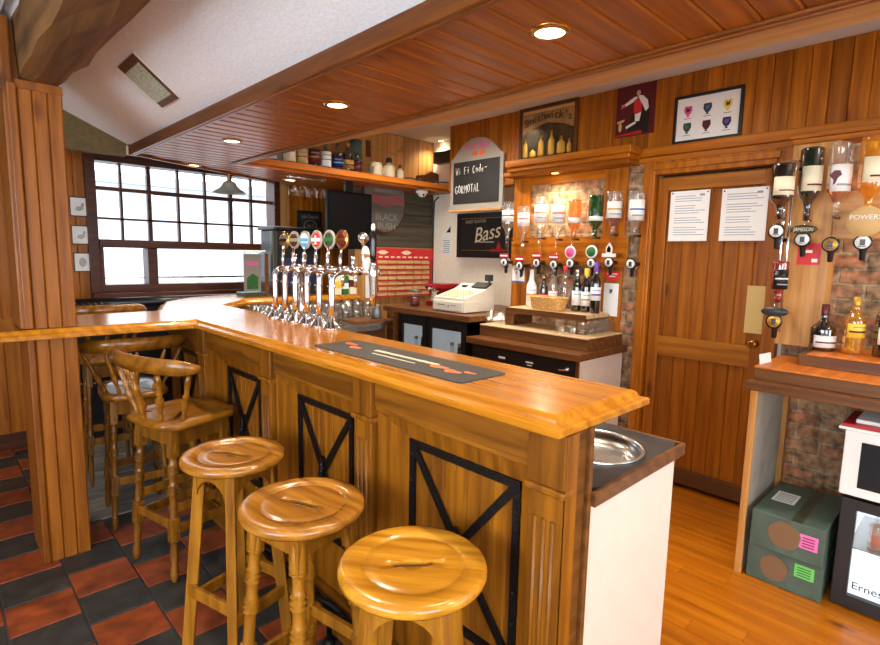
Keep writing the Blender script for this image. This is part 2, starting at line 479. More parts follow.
# the window towards the street: frame with glazing bars, lower lights, glass
win = struct(thing('window_1', None, None, (1.73, 5.0, 1.2)))
mb = MB()
for a, b in ((.93, 1.0), (2.485, 2.545)): mb.box(a, b, 4.93, 5.10, 1.15, 2.24, .004)
mb.box(1.0, 2.485, 4.93, 5.10, 2.18, 2.24, .004)
mb.box(1.0, 2.485, 4.90, 5.10, 1.51, 1.575, .005)
mb.box(1.0, 2.485, 4.93, 5.10, 1.15, 1.212, .004)
mb.box(.93, 2.545, 4.86, 4.99, 1.105, 1.15, .006)
mb.box(1.345, 1.42, 4.93, 5.08, 1.212, 1.51, .004)
mb.box(1.0, 1.03, 4.94, 5.08, 1.212, 1.51, .003)
mb.box(2.45, 2.485, 4.94, 5.08, 1.212, 1.51, .003)
mb.build('window_frame', 'window_wood', win)
mb = MB()
for x in (1.184, 1.392, 1.623, 1.851, 2.08, 2.278):
    w = .012 if x != 1.392 and x != 2.08 else .02
    mb.box(x-w*.75, x+w*.75, 4.985, 5.025, 1.575, 2.18)
mb.box(1.0, 2.485, 4.98, 5.03, 1.962, 1.99)
mb.box(1.42, 2.1, 4.975, 4.985, 1.955, 1.985)
mb.box(1.0, 2.485, 4.985, 5.025, 1.733, 1.75)
mb.build('glazing_bar', 'window_wood', win)
mb = MB(); mb.box(1.0, 2.485, 5.04, 5.045, 1.575, 2.18); mb.box(1.03, 1.345, 5.04, 5.045, 1.212, 1.51); mb.box(1.42, 2.45, 5.04, 5.045, 1.212, 1.51)
mb.build('pane', 'window_glass', win)
mb = MB(); mb.box(1.03, 1.345, 5.02, 5.03, 1.255, 1.272); mb.box(1.42, 2.45, 5.02, 5.03, 1.255, 1.272)
mb.build('window_rail', 'steel', win)
# unseen windows put in behind the viewpoint to let daylight in
for nm, ax in (('unseen_window_2', 'X'), ('unseen_window_3', 'Y')):
    mb = MB()
    if ax == 'X':
        for y in (-.9, .35, 1.56): mb.box(-2.58, -2.5, y, y+.04, .9, 2.15)
        for z in (.9, 1.6, 2.11): mb.box(-2.58, -2.5, -.9, 1.6, z, z+.04)
    else:
        for x in (-1.6, -.55, .46): mb.box(x, x+.04, -2.28, -2.2, .9, 2.15)
        for z in (.9, 1.6, 2.11): mb.box(-1.6, .5, -2.28, -2.2, z, z+.04)
    struct(mb.build(nm, 'window_wood'))

mb = MB()
for x in (1.6, 2.38, 3.16): mb.box(x, x+.04, -2.28, -2.2, .75, 2.05)
for z in (.75, 1.4, 2.01): mb.box(1.6, 3.2, -2.28, -2.2, z, z+.04)
struct(mb.build('added_window_4', 'window_wood'))  # unseen window added to light the sink end and side counter
# ceilings
mb = MB()                                                   # sloping plaster over the public side
for y0, y1 in ((-2.2, 4.03),):
    v = [mb.vert(p) for p in ((.30, y0, 2.499), (1.022, y0, 2.174), (1.022, y1, 2.174), (.30, y1, 2.499), (.30, y0, 2.56), (1.022, y0, 2.23), (1.022, y1, 2.23), (.30, y1, 2.56))]
    for q in ((0,1,2,3),(7,6,5,4),(0,4,5,1),(1,5,6,2),(2,6,7,3),(3,7,4,0)): mb._f([v[i] for i in q])
struct(mb.build('ceiling_slope', 'ceiling_paint'))
mb = MB(); mb.box(-2.6, .30, -2.3, 4.03, 2.47, 2.56); struct(mb.build('ceiling', 'ceiling_paint'))
mb = MB(); mb.box(-2.6, 1.0, 4.03, 4.10, 2.105, 2.56); struct(mb.build('trim_4', 'shaded_paint'))
mb = MB(); mb.box(-2.6, 4.1, 4.58, 5.1, 2.26, 2.32); mb.box(-2.6, 1.0, 4.10, 4.58, 2.26, 2.32); struct(mb.build('ceiling_bay', 'shaded_paint'))
mb = MB(); mb.box(.94, 4.1, -2.3, 4.58, 2.655, 2.72); struct(mb.build('ceiling_bar', 'ceiling_white'))
mb = MB(); mb.box(.94, .99, -2.2, 4.03, 2.22, 2.655); mb.box(.94, 4.1, 4.58, 4.62, 2.20, 2.655); struct(mb.build('wall_above_canopy', 'ceiling_white'))

# boarded canopy over the bar, following the counter's plan
def out_x(y): return 1.02 if y < 4.0 else 1.02+(y-4.0)*2.21
mb = MB(); bw = .094; y = -1.2
while y < 4.56:
    xa = out_x(y+bw); xb = 1.65 if y+bw < 3.835 else 3.89
    if xb-xa > .05:
        mb.board((xa, y, 2.134), (1,0,0), (0,1,0), (0,0,-1), xb-xa, bw-.001, .012, .005)
        mb.bar((xa, y+.012, 2.122), (xb, y+.012, 2.122), .010, .004)
    y += bw
struct(mb.build('ceiling_canopy', 'canopy_board'))
mb = MB()
mb.prism([(1.02,-1.2),(1.65,-1.2),(1.65,3.835),(3.89,3.835),(3.89,4.57),(2.28,4.57),(1.02,4.0)], 2.136, 2.18)
struct(mb.build('canopy_deck', 'canopy_trim'))
mb = MB()
mb.box(1.014, 1.032, -1.2, 4.01, 2.112, 2.176, .004); mb.box(1.032, 1.050, -1.2, 4.0, 2.110, 2.122, .004)
mb.bar((1.015, 4.0, 2.146), (2.30, 4.575, 2.146), .03, .066)
mb.bar((1.02, 3.99, 2.116), (2.30, 4.55, 2.116), .02, .014)
mb.box(1.632, 1.652, -1.2, 3.835, 2.108, 2.182, .003); mb.box(1.612, 1.632, -1.2, 3.835, 2.112, 2.122, .003)
struct(mb.build('canopy_fascia', 'canopy_trim'))
mb = MB(); mb.box(1.655, 3.89, 3.815, 3.836, 2.112, 2.184, .003); struct(mb.build('canopy_shelf_edge', 'canopy_edge'))
mb = MB(); mb.prism([(1.652,-1.2),(1.80,-1.2),(1.80,1.8),(1.665,3.3),(1.652,3.3)], 2.122, 2.21); struct(mb.build('trim_5', 'beam_pale'))

# the wall behind the bar (X = 3.5): door opening, boarded bulkhead, recess
mb = MB()
wall_hole(mb, 'X', 3.52, 3.62, -2.2, 2.78, 0, 2.7, [(.90, 1.63, 0, 2.06)])
struct(mb.build('wall_right', 'plaster'))
mb = MB(); mb.box(3.62, 3.90, 2.70, 2.78, 0, 2.66); mb.box(3.9, 4.0, 2.70, 5.0, 0, 2.66)
struct(mb.build('wall_recess', 'cream_wall'))
mb = MB(); mb.box(3.5, 3.52, 2.765, 2.78, 0, 2.2); mb.box(3.52, 3.62, 2.7805, 3.55, 2.10, 2.66); struct(mb.build('trim_6', 'pine_panel'))
mb = MB(); mb.boards((3.519, -2.2, 2.16), (0,0,1), (0,1,0), (-1,0,0), .493, 5.757, .088, .02, .006)
struct(mb.build('wall_right_panel', 'pine_panel'))
mb = MB()
mb.box(3.455, 3.50, -2.2, 2.72, 2.165, 2.225, .008); mb.box(3.475, 3.50, -2.2, 2.72, 2.13, 2.165, .004)
mb.box(3.49, 3.62, 2.80, 3.555, 2.085, 2.16, .004)
struct(mb.build('trim_7', 'pine_panel_across'))
mb = MB(); mb.box(3.70, 3.90, 2.86, 4.18, 0, .10); struct(mb.build('baseboard_recess', 'dark_wood'))

# partition with the dart-side of the bar: boarded below, dark slate-coloured boards above, light boards over the canopy
mb = MB(); mb.box(2.91, 3.9, 4.20, 4.30, 0, 2.66); struct(mb.build('wall_partition', 'dark_wood'))
mb = MB()
for i in range(5): mb.box(2.915, 3.895, 4.185, 4.20, 1.57+.109*i, 1.57+.109*i+.107, .003)
struct(mb.build('trim_8', 'slate_board'))
mb = MB(); mb.boards((2.915, 4.199, 0.0), (0,0,1), (1,0,0), (0,-1,0), 1.545, .98, .098, .014); mb.box(2.905, 3.895, 4.17, 4.19, 1.545, 1.57, .004)
struct(mb.build('trim_9', 'pine_pale'))
mb = MB(); mb.boards((2.3, 4.21, 2.185), (0,0,1), (1,0,0), (0,-1,0), .465, 1.59, .2, .014); struct(mb.build('trim_10', 'pine_pale'))

# brick behind the bottle galleries and under the right-hand unit
mb = MB(); mb.box(3.488, 3.519, 1.69, 2.765, .05, 2.13); struct(mb.build('wall_right_brick', 'brick_wall'))
mb = MB(); mb.box(3.42, 3.519, -1.2, .80, 0, 2.13); struct(mb.build('wall_right_chimney_brick', 'brick_wall'))

# the door and its frame
dr = struct(thing('door_1', None, None, (3.53, 1.265, 0)))
mb = MB(); mb.boards((3.548, .925, .05), (0,0,1), (0,1,0), (-1,0,0), 1.98, .68, .085, .02, .006); mb.build('door_planks', 'door_plank', dr)
mb = MB(); mb.box(3.505, 3.528, 1.535, 1.605, .04, 2.03, .003); mb.box(3.505, 3.528, .925, .98, .04, 2.03, .003)
mb.build('door_stile', 'door_plank', dr)
mb = MB(); mb.box(3.506, 3.528, .98, 1.535, 1.945, 2.03, .003); mb.box(3.506, 3.528, .98, 1.535, .87, 1.0, .003); mb.build('door_rail', 'door_rail', dr)
mb = MB(); mb.box(3.50, 3.528, .94, 1.59, .03, .13, .003)
mb.build('kick_plate', 'bronze', dr)
mb = MB()
for i in range(14): mb.lathe([(.006, 0), (.004, .004), (0.001, .005)], (0,0,0), 8, FX(3.50, .98+.043*i, .115 if i % 2 else .045))
mb.build('stud', 'brass', dr)
mb = MB(); mb.box(3.50, 3.505, .925, 1.02, 1.08, 1.36); mb.build('finger_plate', 'beige_plate', dr)
mb = MB(); mb.lathe([(.026,0),(.026,.006),(.012,.010),(.012,.03),(.026,.036),(.028,.05),(.018,.06)], (0,0,0), 16, FX(3.506, .958, 1.02)); mb.build('door_knob', 'brass', dr)
mb = MB()
mb.box(3.46, 3.519, 1.61, 1.69, 0, 2.13, .006); mb.box(3.445, 3.46, 1.625, 1.675, 0, 2.13, .006)
mb.box(3.46, 3.519, .84, .915, 0, 2.13, .006)
mb.box(3.462, 3.519, .915, 1.61, 2.045, 2.13, .006); mb.box(3.448, 3.462, .9, 1.62, 2.075, 2.115, .005)
struct(mb.build('trim_11', 'pine_panel'))
mb = MB(); mb.box(3.625, 3.66, .80, 1.75, -.05, 2.3); struct(mb.build('unseen_door_backing', 'dark_wood'))  # unseen backing behind the door, sized to keep outside light out

# old beam and panelled pillar carrying it
mb = MB()
prof = []
rnd = random.Random(3)
n = 26
ring = []
for i in range(n+1):
    y = 3.07 - 5.2*i/n
    w = lambda a: (rnd.random()-.5)*a
    ring.append([mb.vert(p) for p in ((.345+w(.012), y, 2.53), (.345+w(.02), y, 2.36+w(.02)), (.352+w(.02), y, 2.232+w(.016)), (.40+w(.02), y, 2.22+w(.012)), (.475+w(.02), y, 2.222+w(.018)), (.532+w(.03), y, 2.245+w(.03)), (.54+w(.03), y, 2.34), (.54, y, 2.53))])
for a, b in zip(ring, ring[1:]):
    for k in range(8): mb._f([a[k], a[(k+1) % 8], b[(k+1) % 8], b[k]], False)
mb._f(ring[0][::-1]); mb._f(ring[-1])
bo = tag(mb.build('ceiling_beam', 'beam_wood'), 'rough old timber ceiling beam resting on the panelled pillar', 'beam')
pl = thing('panelled_pillar', 'pine panelled pillar at the left, standing through the counter under the old beam', 'pillar', (.40, 3.2, 0))
mb = MB(); mb.box(.325, .495, 3.022, 3.30, 1.132, 2.218)
mb.boards((.335, 3.022, 1.132), (0,0,1), (1,0,0), (0,-1,0), 1.05, .165, .055, .014, .006)
mb.box(.33, .502, 3.004, 3.03, 2.18, 2.218, .003)
mb.build('upper_post', 'pillar_wood', pl)
mb = MB(); mb.box(.285, .325, 3.0, 3.3, 1.132, 2.468, .008); mb.box(.325, .36, 3.075, 3.3, 2.22, 2.468); mb.box(.30, .333, 2.992, 3.01, 1.132, 2.2, .006)
mb.build('corner_moulding', 'pillar_wood', pl)
mb = MB(); mb.box(.325, .495, 3.022, 3.30, 0, 1.083)
mb.boards((.335, 3.022, 0.0), (0,0,1), (1,0,0), (0,-1,0), 1.083, .165, .055, .014, .006)
mb.box(.305, .333, 2.998, 3.3, 0, 1.083, .006)
mb.build('lower_post', 'pillar_wood', pl)

# emergency lamp in the sloping ceiling
t = .45
def slope(x): return 2.184+t*(1.0-x)
vt = thing('emergency_lamp', 'oblong dark emergency lamp set in the sloping white ceiling', 'lamp', (.807, 2.81, slope(.807)))
def skew(a, b, h):        # a along the long side, b along the short side, h below the plaster
    x = .807+.114*a; y = 2.81+.078*a+.117*b
    return (x-h*.41, y, slope(x)-h*.91)
def plate(mb, a0, a1, b0, b1, h0, h1):
    v = [mb.vert(skew(a, b, h)) for h in (h0, h1) for a, b in ((a0,b0),(a1,b0),(a1,b1),(a0,b1))]
    for q in ((0,1,2,3),(7,6,5,4),(0,4,5,1),(1,5,6,2),(2,6,7,3),(3,7,4,0)): mb._f([v[i] for i in q])
mb = MB(); plate(mb, -1.03, 1.03, -1.08, 1.08, .0005, .004); mb.build('bezel', 'white_gloss', vt)
mb = MB(); plate(mb, -1, 1, -1, 1, .004, .010); mb.build('housing', 'dark_wood', vt)
mb = MB(); plate(mb, -.72, .72, -.85, .85, .010, .016)
mb.build('diffuser', 'lamp_lens', vt)
# ------------------------------------------------------------------ lamps in the canopy, gallery and ceilings
def spot(name, loc, e, col=(1, .84, .61), size=2.4, blend=.9, r=.03, rot=(0,0,0)):
    l = bpy.data.lights.new(name, 'SPOT'); l.energy = e; l.color = col; l.spot_size = size; l.spot_blend = blend; l.shadow_soft_size = r
    o = bpy.data.objects.new(name, l); COL.objects.link(o); o.location = loc; o.rotation_euler = rot
    return o
def downlight(x, y, z, label, group='recessed downlights', r=.042, glow='lamp_glow', name='recessed_downlight', rim='brass'):
    t = thing(name, label, 'ceiling light', (x, y, z), 0, group)
    mb = MB(); mb.lathe([(r+.014, 0), (r+.012, -.006), (r, -.008), (r, 0)], (x, y, z), 24, caps=False); mb.build('trim_ring', rim, t)
    mb = MB(); mb.lathe([(.002, -.001), (r, -.001), (r, -.004), (.002, -.004)], (x, y, z), 24); mb.build('lamp_face', glow, t)
    return t
E_DOWN = 42
for (x, y), lb in zip([(1.295, .93), (1.298, 2.0), (1.302, 3.08), (1.464, 4.16), (2.323, 4.31)],
    ['lit round downlight in the boarded canopy, the large one nearest the viewer', 'lit round downlight in the canopy above the bar mat, second from the viewer',
     'lit round downlight in the canopy near the beer taps, third along', 'lit round downlight in the canopy in front of the window', 'lit round downlight under the bottle shelf beside the pendant lamp']):
    downlight(x, y, 2.122, lb)
    spot('canopy_lamp', (x, y, 2.105), E_DOWN)
downlight(1.295, -.25, 2.122, 'lit round downlight in the canopy behind the viewer'); spot('canopy_lamp', (1.295, -.25, 2.105), E_DOWN)
c = downlight(3.86, 4.05, 2.655, 'small brass spotlight in the white ceiling near the corner', 'spotlights behind the bar', .03)
spot('ceiling_lamp', (3.82, 4.05, 2.63), 22)
# unseen downlights added to brighten the public room and the serving aisle
for x, y, z, e in ((-.55, -.7, 2.47, 60), (-.9, 2.1, 2.47, 24), (2.6, -.9, 2.655, 62), (2.45, 1.4, 2.655, 74), (2.85, 3.1, 2.655, 130)):
    downlight(x, y, z, 'added fill downlight in the white ceiling, outside the picture', 'added fill downlights outside the picture', .06)
    spot('fill_lamp', (x, y, z-.03), e, (1, .92, .80), 2.8, 1, .10)

# ------------------------------------------------------------------ bar counter
bar = thing('bar_counter', 'long oak bar counter front with pilasters and black iron crosses', 'bar counter', (1.2, 2.4, 0))
mb = MB(); mb.prism([(1.10,.70),(1.185,.70),(1.185,1.36),(1.42,1.36),(1.42,3.75),(1.76,4.10),(2.9,4.10),(2.9,4.60),(2.0,4.56),(1.5,4.42),(1.28,4.1),(1.10,3.62)], 0, 1.0835)
mb.build('carcass', 'oak_front', bar)
mb = MB()
for a, b in ((.775, 1.425), (1.54, 2.165), (2.26, 2.945), (3.04, 3.6)): mb.box(1.068, 1.102, a, b, .985, 1.083, .004); mb.box(1.073, 1.10, a, b, .968, .985, .004)
mb.build('frieze', 'oak_across', bar)
mb = MB(); mb.box(1.058, 1.10, .66, 3.6, 0, .12, .006); mb.box(1.068, 1.10, .66, 3.6, .12, .15, .006); mb.build('skirting', 'oak_across', bar)
for y in (.66, 1.428, 2.168, 2.948):
    mb = MB(); w = .108 if y > 1 else .112
    mb.box(1.055, 1.105, y, y+w, .945, 1.083, .004)                # capital block
    mb.box(1.049, 1.105, y-.004, y+w+.004, .925, .945, .006)
    mb.box(1.060, 1.105, y+.004, y+w-.004, .15, .925, .003)
    for k in range(3):                                            # reeding
        mb.tube([(1.060, y+w*(.27+.23*k), .2), (1.060, y+w*(.27+.23*k), .86)], .007, 8)
    mb.box(1.051, 1.105, y-.002, y+w+.002, .15, .19, .004)
    mb.build('pilaster', 'oak_front', bar)
def barpanel(y0, y1, z0=.32, z1=.968, ym=.145):
    mb = MB()
    # mitred frame
    A = [(y0, z0), (y1, z0), (y1, z1), (y0, z1)]; s_ = .0
    iy0, iy1, iz0, iz1 = y0+.034, y1-ym, z0+.05, .915
    B = [(iy0, iz0), (iy1, iz0), (iy1, iz1), (iy0, iz1)]
    for k in range(4):
        a, b, c, d = A[k], A[(k+1) % 4], B[(k+1) % 4], B[k]
        v = [mb.vert(p) for p in ((1.083, *a), (1.083, *b), (1.090, *c), (1.090, *d), (1.103, *a), (1.103, *b), (1.103, *c), (1.103, *d))]
        for q in ((0,1,2,3),(7,6,5,4),(0,4,5,1),(1,5,6,2),(2,6,7,3),(3,7,4,0)): mb._f([v[i] for i in q])
    mb.build('panel_frame', 'oak_front', bar)
    mb = MB(); mb.boards((1.0998, iy0, iz0), (0,0,1), (0,1,0), (-1,0,0), iz1-iz0, iy1-iy0, .05, .006, .002); pn = mb.build('panel', 'oak_front', bar)
    mb = MB()
    w = .024
    mb.box(1.083, 1.093, iy0, iy0+w, iz0, iz1); mb.box(1.083, 1.093, iy1-w, iy1, iz0, iz1); mb.box(1.082, 1.094, iy0, iy1, iz1-w, iz1); mb.box(1.082, 1.094, iy0, iy1, iz0, iz0+w)
    cy, cz = (iy0+iy1)/2, (iz0+iz1)/2
    for yy in (iy0+.012, iy1-.012):
        for zz in (iz0+.012, iz1-.012): mb.bar((1.086, yy, zz), (1.081, cy, cz), .023, .010, (1,0,0))
    for k in range(6):                                            # row of hammered studs along the border
        for yy in (iy0+w/2, iy1-w/2): mb.lathe([(.006,0),(.004,.003),(.001,.004)], (0,0,0), 6, FX(1.083, yy, iz0+(iz1-iz0)*(k+.5)/6))
    mb.build('iron_cross', 'iron', pn)
    mb = MB()
    for k in range(5):                                            # forged twisted knot in the middle
        a = k*.7
        mb.tube([(1.075+.012*math.cos(a+q*.9), cy+.016*math.sin(a*1.3+q*1.1), cz-.045+.018*k+.006*q) for q in range(5)], .009, 6)
    mb.build('iron_knot', 'iron', pn)
for a, b in ((.775, 1.425), (1.54, 2.165), (2.285, 2.945), (3.06, 3.58)): barpanel(a, b, ym=.17 if a < 1 else .19 if a < 2.2 else .25 if a < 3 else .15)
mb = MB(); mb.box(1.106, 1.118, .664, .70, 0, 1.083, .003); mb.box(1.06, 1.108, .658, .6595, 0, 1.083); mb.build('end_pilaster', 'oak_front', bar)
mb = MB(); mb.box(1.119, 1.170, .672, .70, 0, 1.083, .003); mb.box(1.168, 1.186, .660, .70, 0, 1.083, .003); mb.build('end_panel', 'oak_end', bar)
mb = MB(); mb.box(1.187, 1.46, .690, .73, 1.066, 1.083, .002); mb.build('end_rail', 'pine_cross', bar)

top = [(1.015,.656),(1.472,.656),(1.50,3.72),(1.80,4.06),(2.90,4.06),(2.90,4.66),(2.0,4.62),(1.5,4.48),(1.2,4.15),(1.0,3.58),(-.55,3.56),(-.55,2.955),(1.015,2.955)]
mb = MB(); mb.loft(top, [(1.085, .004), (1.089, 0), (1.104, 0), (1.108, .004), (1.109, .016), (1.113, .022), (1.121, .026), (1.127, .031), (1.130, .040)])
wt = mb.build('bar_worktop', 'worktop', origin=(1.25, 2, 1.085)); tag(wt, 'polished wooden bar top with moulded edge, running round to the pillar', 'worktop')

# bar mat
mt = thing('bar_mat', 'long dark printed drip mat lying on the bar top', 'bar mat', (1.2, 1.45, 1.130))
poly = []
for cx, cy, a0 in ((1.295, 1.065, 270), (1.295, 1.86, 0), (1.115, 1.86, 90), (1.115, 1.065, 180)):
    for k in range(4):
        a = math.radians(a0+30*k); poly.append((cx+.018*math.cos(a), cy+.018*math.sin(a)))
mb = MB(); mb.loft(poly, [(1.1302, 0), (1.133, 0), (1.1345, .003)]); mb.build('mat_body', 'bar_mat', mt)
mb = MB()
rnd = random.Random(5)
for k in range(26):                                                # two lines of small pale lettering, too worn to read
    y = 1.62-.0135*k; hh = .016+.008*rnd.random()
    mb.prism([(1.222-hh/2, y), (1.222+hh/2, y-.002), (1.222+hh/2, y-.009), (1.222-hh/2, y-.007)], 1.1345, 1.1352)
for k in range(22): mb.prism([(1.172, y0), (1.180, y0), (1.180, y0-.006), (1.172, y0-.006)], 1.1345, 1.135) if (y0 := 1.58-.011*k) else 0
mb.build('pale_print', 'cream_label', mt)
for cx, cy, L, W in ((1.235, 1.80, .075, .022), (1.20, 1.72, .06, .026), (1.205, 1.25, .085, .026), (1.19, 1.17, .07, .03), (1.215, 1.12, .05, .016)):
    P = [(cx+W*(.5*math.sin(a*.5)+.3)*math.cos(a)*(1+.25*math.sin(3*a)), cy+L/2*math.sin(a)) for a in [2*PI*k/18 for k in range(18)]]
    mb = MB(); mb.prism(P, 1.1345, 1.1355); mb.build('orange_print', 'orange', mt)

# ------------------------------------------------------------------ round stools
def turned(L, r=.019, square=((0, 0),)):
    """profile of a turned leg of length L from the floor up"""
    P = [(r*.55, 0), (r*.8, .01), (r*.9, .03), (r*1.15, .045), (r*.8, .055), (r*1.15, .065), (r*.8, .075), (r*1.0, .12)]
    for z in (.18, .36, .44, .52):
        k = z/.6*L
        P += [(r*.92, k-.04), (r*1.0, k-.02), (r*1.38, k-.012), (r*.78, k-.005), (r*1.42, k+.003), (r*.78, k+.011), (r*1.32, k+.019), (r*.95, k+.03)]
    P += [(r*1.15, L-.11), (r*1.3, L-.10), (r*1.0, L)]
    return P
def leg_T(top, foot):
    top, foot = V(top), V(foot); z = (top-foot).normalized(); x = V((1,0,0)); y = z.cross(x).normalized(); x = y.cross(z)
    return Matrix(((x.x,y.x,z.x,foot.x),(x.y,y.y,z.y,foot.y),(x.z,y.z,z.z,foot.z),(0,0,0,1))), (top-foot).length

def seat_round(parent, wm='stool_wood'):
    H = .745
    mb = MB(); mb.lathe([(.165, H-.034), (.180, H-.032), (.1895, H-.022), (.190, H-.012), (.185, H-.003), (.176, H-.0005), (.134, H-.0008), (.130, H-.005), (.125, H-.007), (.119, H-.0045), (.09, H-.007), (.03, H-.009), (.001, H-.009)], (0,0,0), 64)
    o = mb.build('seat', wm, parent)
    cut = MB(); P = []
    pts = [(-.046, -.014), (-.03, -.006), (-.012, -.003), (.012, .003), (.03, .006), (.046, .014)]
    P = [(x, y+.010) for x, y in pts] + [(.052, .014)] + [(x, y-.010) for x, y in pts[::-1]] + [(-.052, -.014)]
    cut.prism(P[::-1], H-.03, H+.02); co = cut.build('cut', 'stool_wood')
    md = o.modifiers.new('b', 'BOOLEAN'); md.object = co; md.operation = 'DIFFERENCE'; md.solver = 'EXACT'
    dg = bpy.context.evaluated_depsgraph_get(); me = bpy.data.meshes.new_from_object(o.evaluated_get(dg))
    o.modifiers.clear(); old = o.data; o.data = me; me.name = 'seat'; bpy.data.meshes.remove(old); bpy.data.objects.remove(co)
    mb = MB(); mb.prism(P, H-.029, H-.016); mb.build('hand_slot_fill', 'slot_shade', o)  # dark fill paints the shade inside the cut slot
    return o
def stool(label, kind):
    t = thing('round_bar_stool', label, 'stool', (0,0,0), 0, 'round stools in front of the bar')
    seat_round(t, 'stool_wood' if kind == 'square' else 'stool_wood_dark')
    if kind == 'square':
        for a in range(4):
            an = PI/4+a*PI/2; tp = V((.118*math.cos(an), .118*math.sin(an), .712)); ft = V((.188*math.cos(an), .188*math.sin(an), 0))
            mb = MB(); mb.bar(ft, tp, .042, .034, (math.cos(an+PI/2), math.sin(an+PI/2), 0), .003); mb.build('leg', 'stool_leg', t)
        for a in range(4):                                     # arched aprons
            an = a*PI/2; d = .098
            n_ = V((math.cos(an), math.sin(an), 0)); s_ = V((-math.sin(an), math.cos(an), 0))
            P = [(-.088, .712), (.088, .712), (.102, .60)] + [(.080*math.cos(q), .60+.066*math.sin(q)) for q in [PI*k/10 for k in range(11)]] + [(-.102, .60)]
            T = Matrix(((s_.x, 0, n_.x, n_.x*d), (s_.y, 0, n_.y, n_.y*d), (0, 1, 0, 0), (0,0,0,1)))
            mb = MB(); mb.prism(P, -.009, .009, T); mb.build('apron', 'stool_leg', t)
            r_ = .150; z = .24 if a % 2 else .19
            mb = MB(); mb.bar(n_*r_*.86+s_*(-.118)+V((0,0,z)), n_*r_*.86+s_*.118+V((0,0,z)), .018, .044, (0,0,1), .003); mb.build('stretcher', 'stool_leg', t)
    else:
        for a in range(4):
            an = PI/4+a*PI/2; tp = V((.135*math.cos(an), .135*math.sin(an), .712)); ft = V((.200*math.cos(an), .200*math.sin(an), 0))
            T, L = leg_T(tp, ft)
            mb = MB(); mb.lathe(turned(L), (0,0,0), 14, T)
            mb.box(-.02, .02, -.02, .02, L-.115, L, .003, T); mb.box(-.019, .019, -.019, .019, .20, .31, .003, T); mb.build('leg', 'stool_leg', t)
        for a in range(4):
            an = a*PI/2; n_ = V((math.cos(an), math.sin(an), 0)); s_ = V((-math.sin(an), math.cos(an), 0)); z = .29 if a % 2 else .24
            mb = MB(); mb.bar(n_*.126+s_*(-.122)+V((0,0,z)), n_*.126+s_*.122+V((0,0,z)), .018, .04, (0,0,1), .003); mb.build('stretcher', 'stool_leg', t)
            mb = MB(); mb.bar(n_*.092+s_*(-.085)+V((0,0,.675)), n_*.092+s_*.085+V((0,0,.675)), .018, .07, (0,0,1), .003); mb.build('apron', 'stool_leg', t)
    return t
s1 = stool('round pale wooden stool with arched aprons, nearest the viewer', 'square')
s2 = stool('round wooden stool with turned legs, between the two with plain legs', 'turned')
s1.scale = (.955, .955, 1.024); s2.scale = (.97, .97, 1.024); s1.location = (.803, .912, 0); s1.rotation_euler = (0, 0, math.radians(-52+0))
s2.location = (.765, 1.372, 0); s2.rotation_euler = (0, 0, math.radians(-80))
s3 = dup(s1, None, (.775, 1.895, 0), math.radians(-74), 'round wooden stool with plain square legs, beside the high-backed bar chair')

s3.scale = (.97, .97, 1.024)
for k in s3.children:
    if k.name.startswith('seat'): k.material_slots[0].link = 'OBJECT'; k.material_slots[0].material = M['stool_wood_dark']
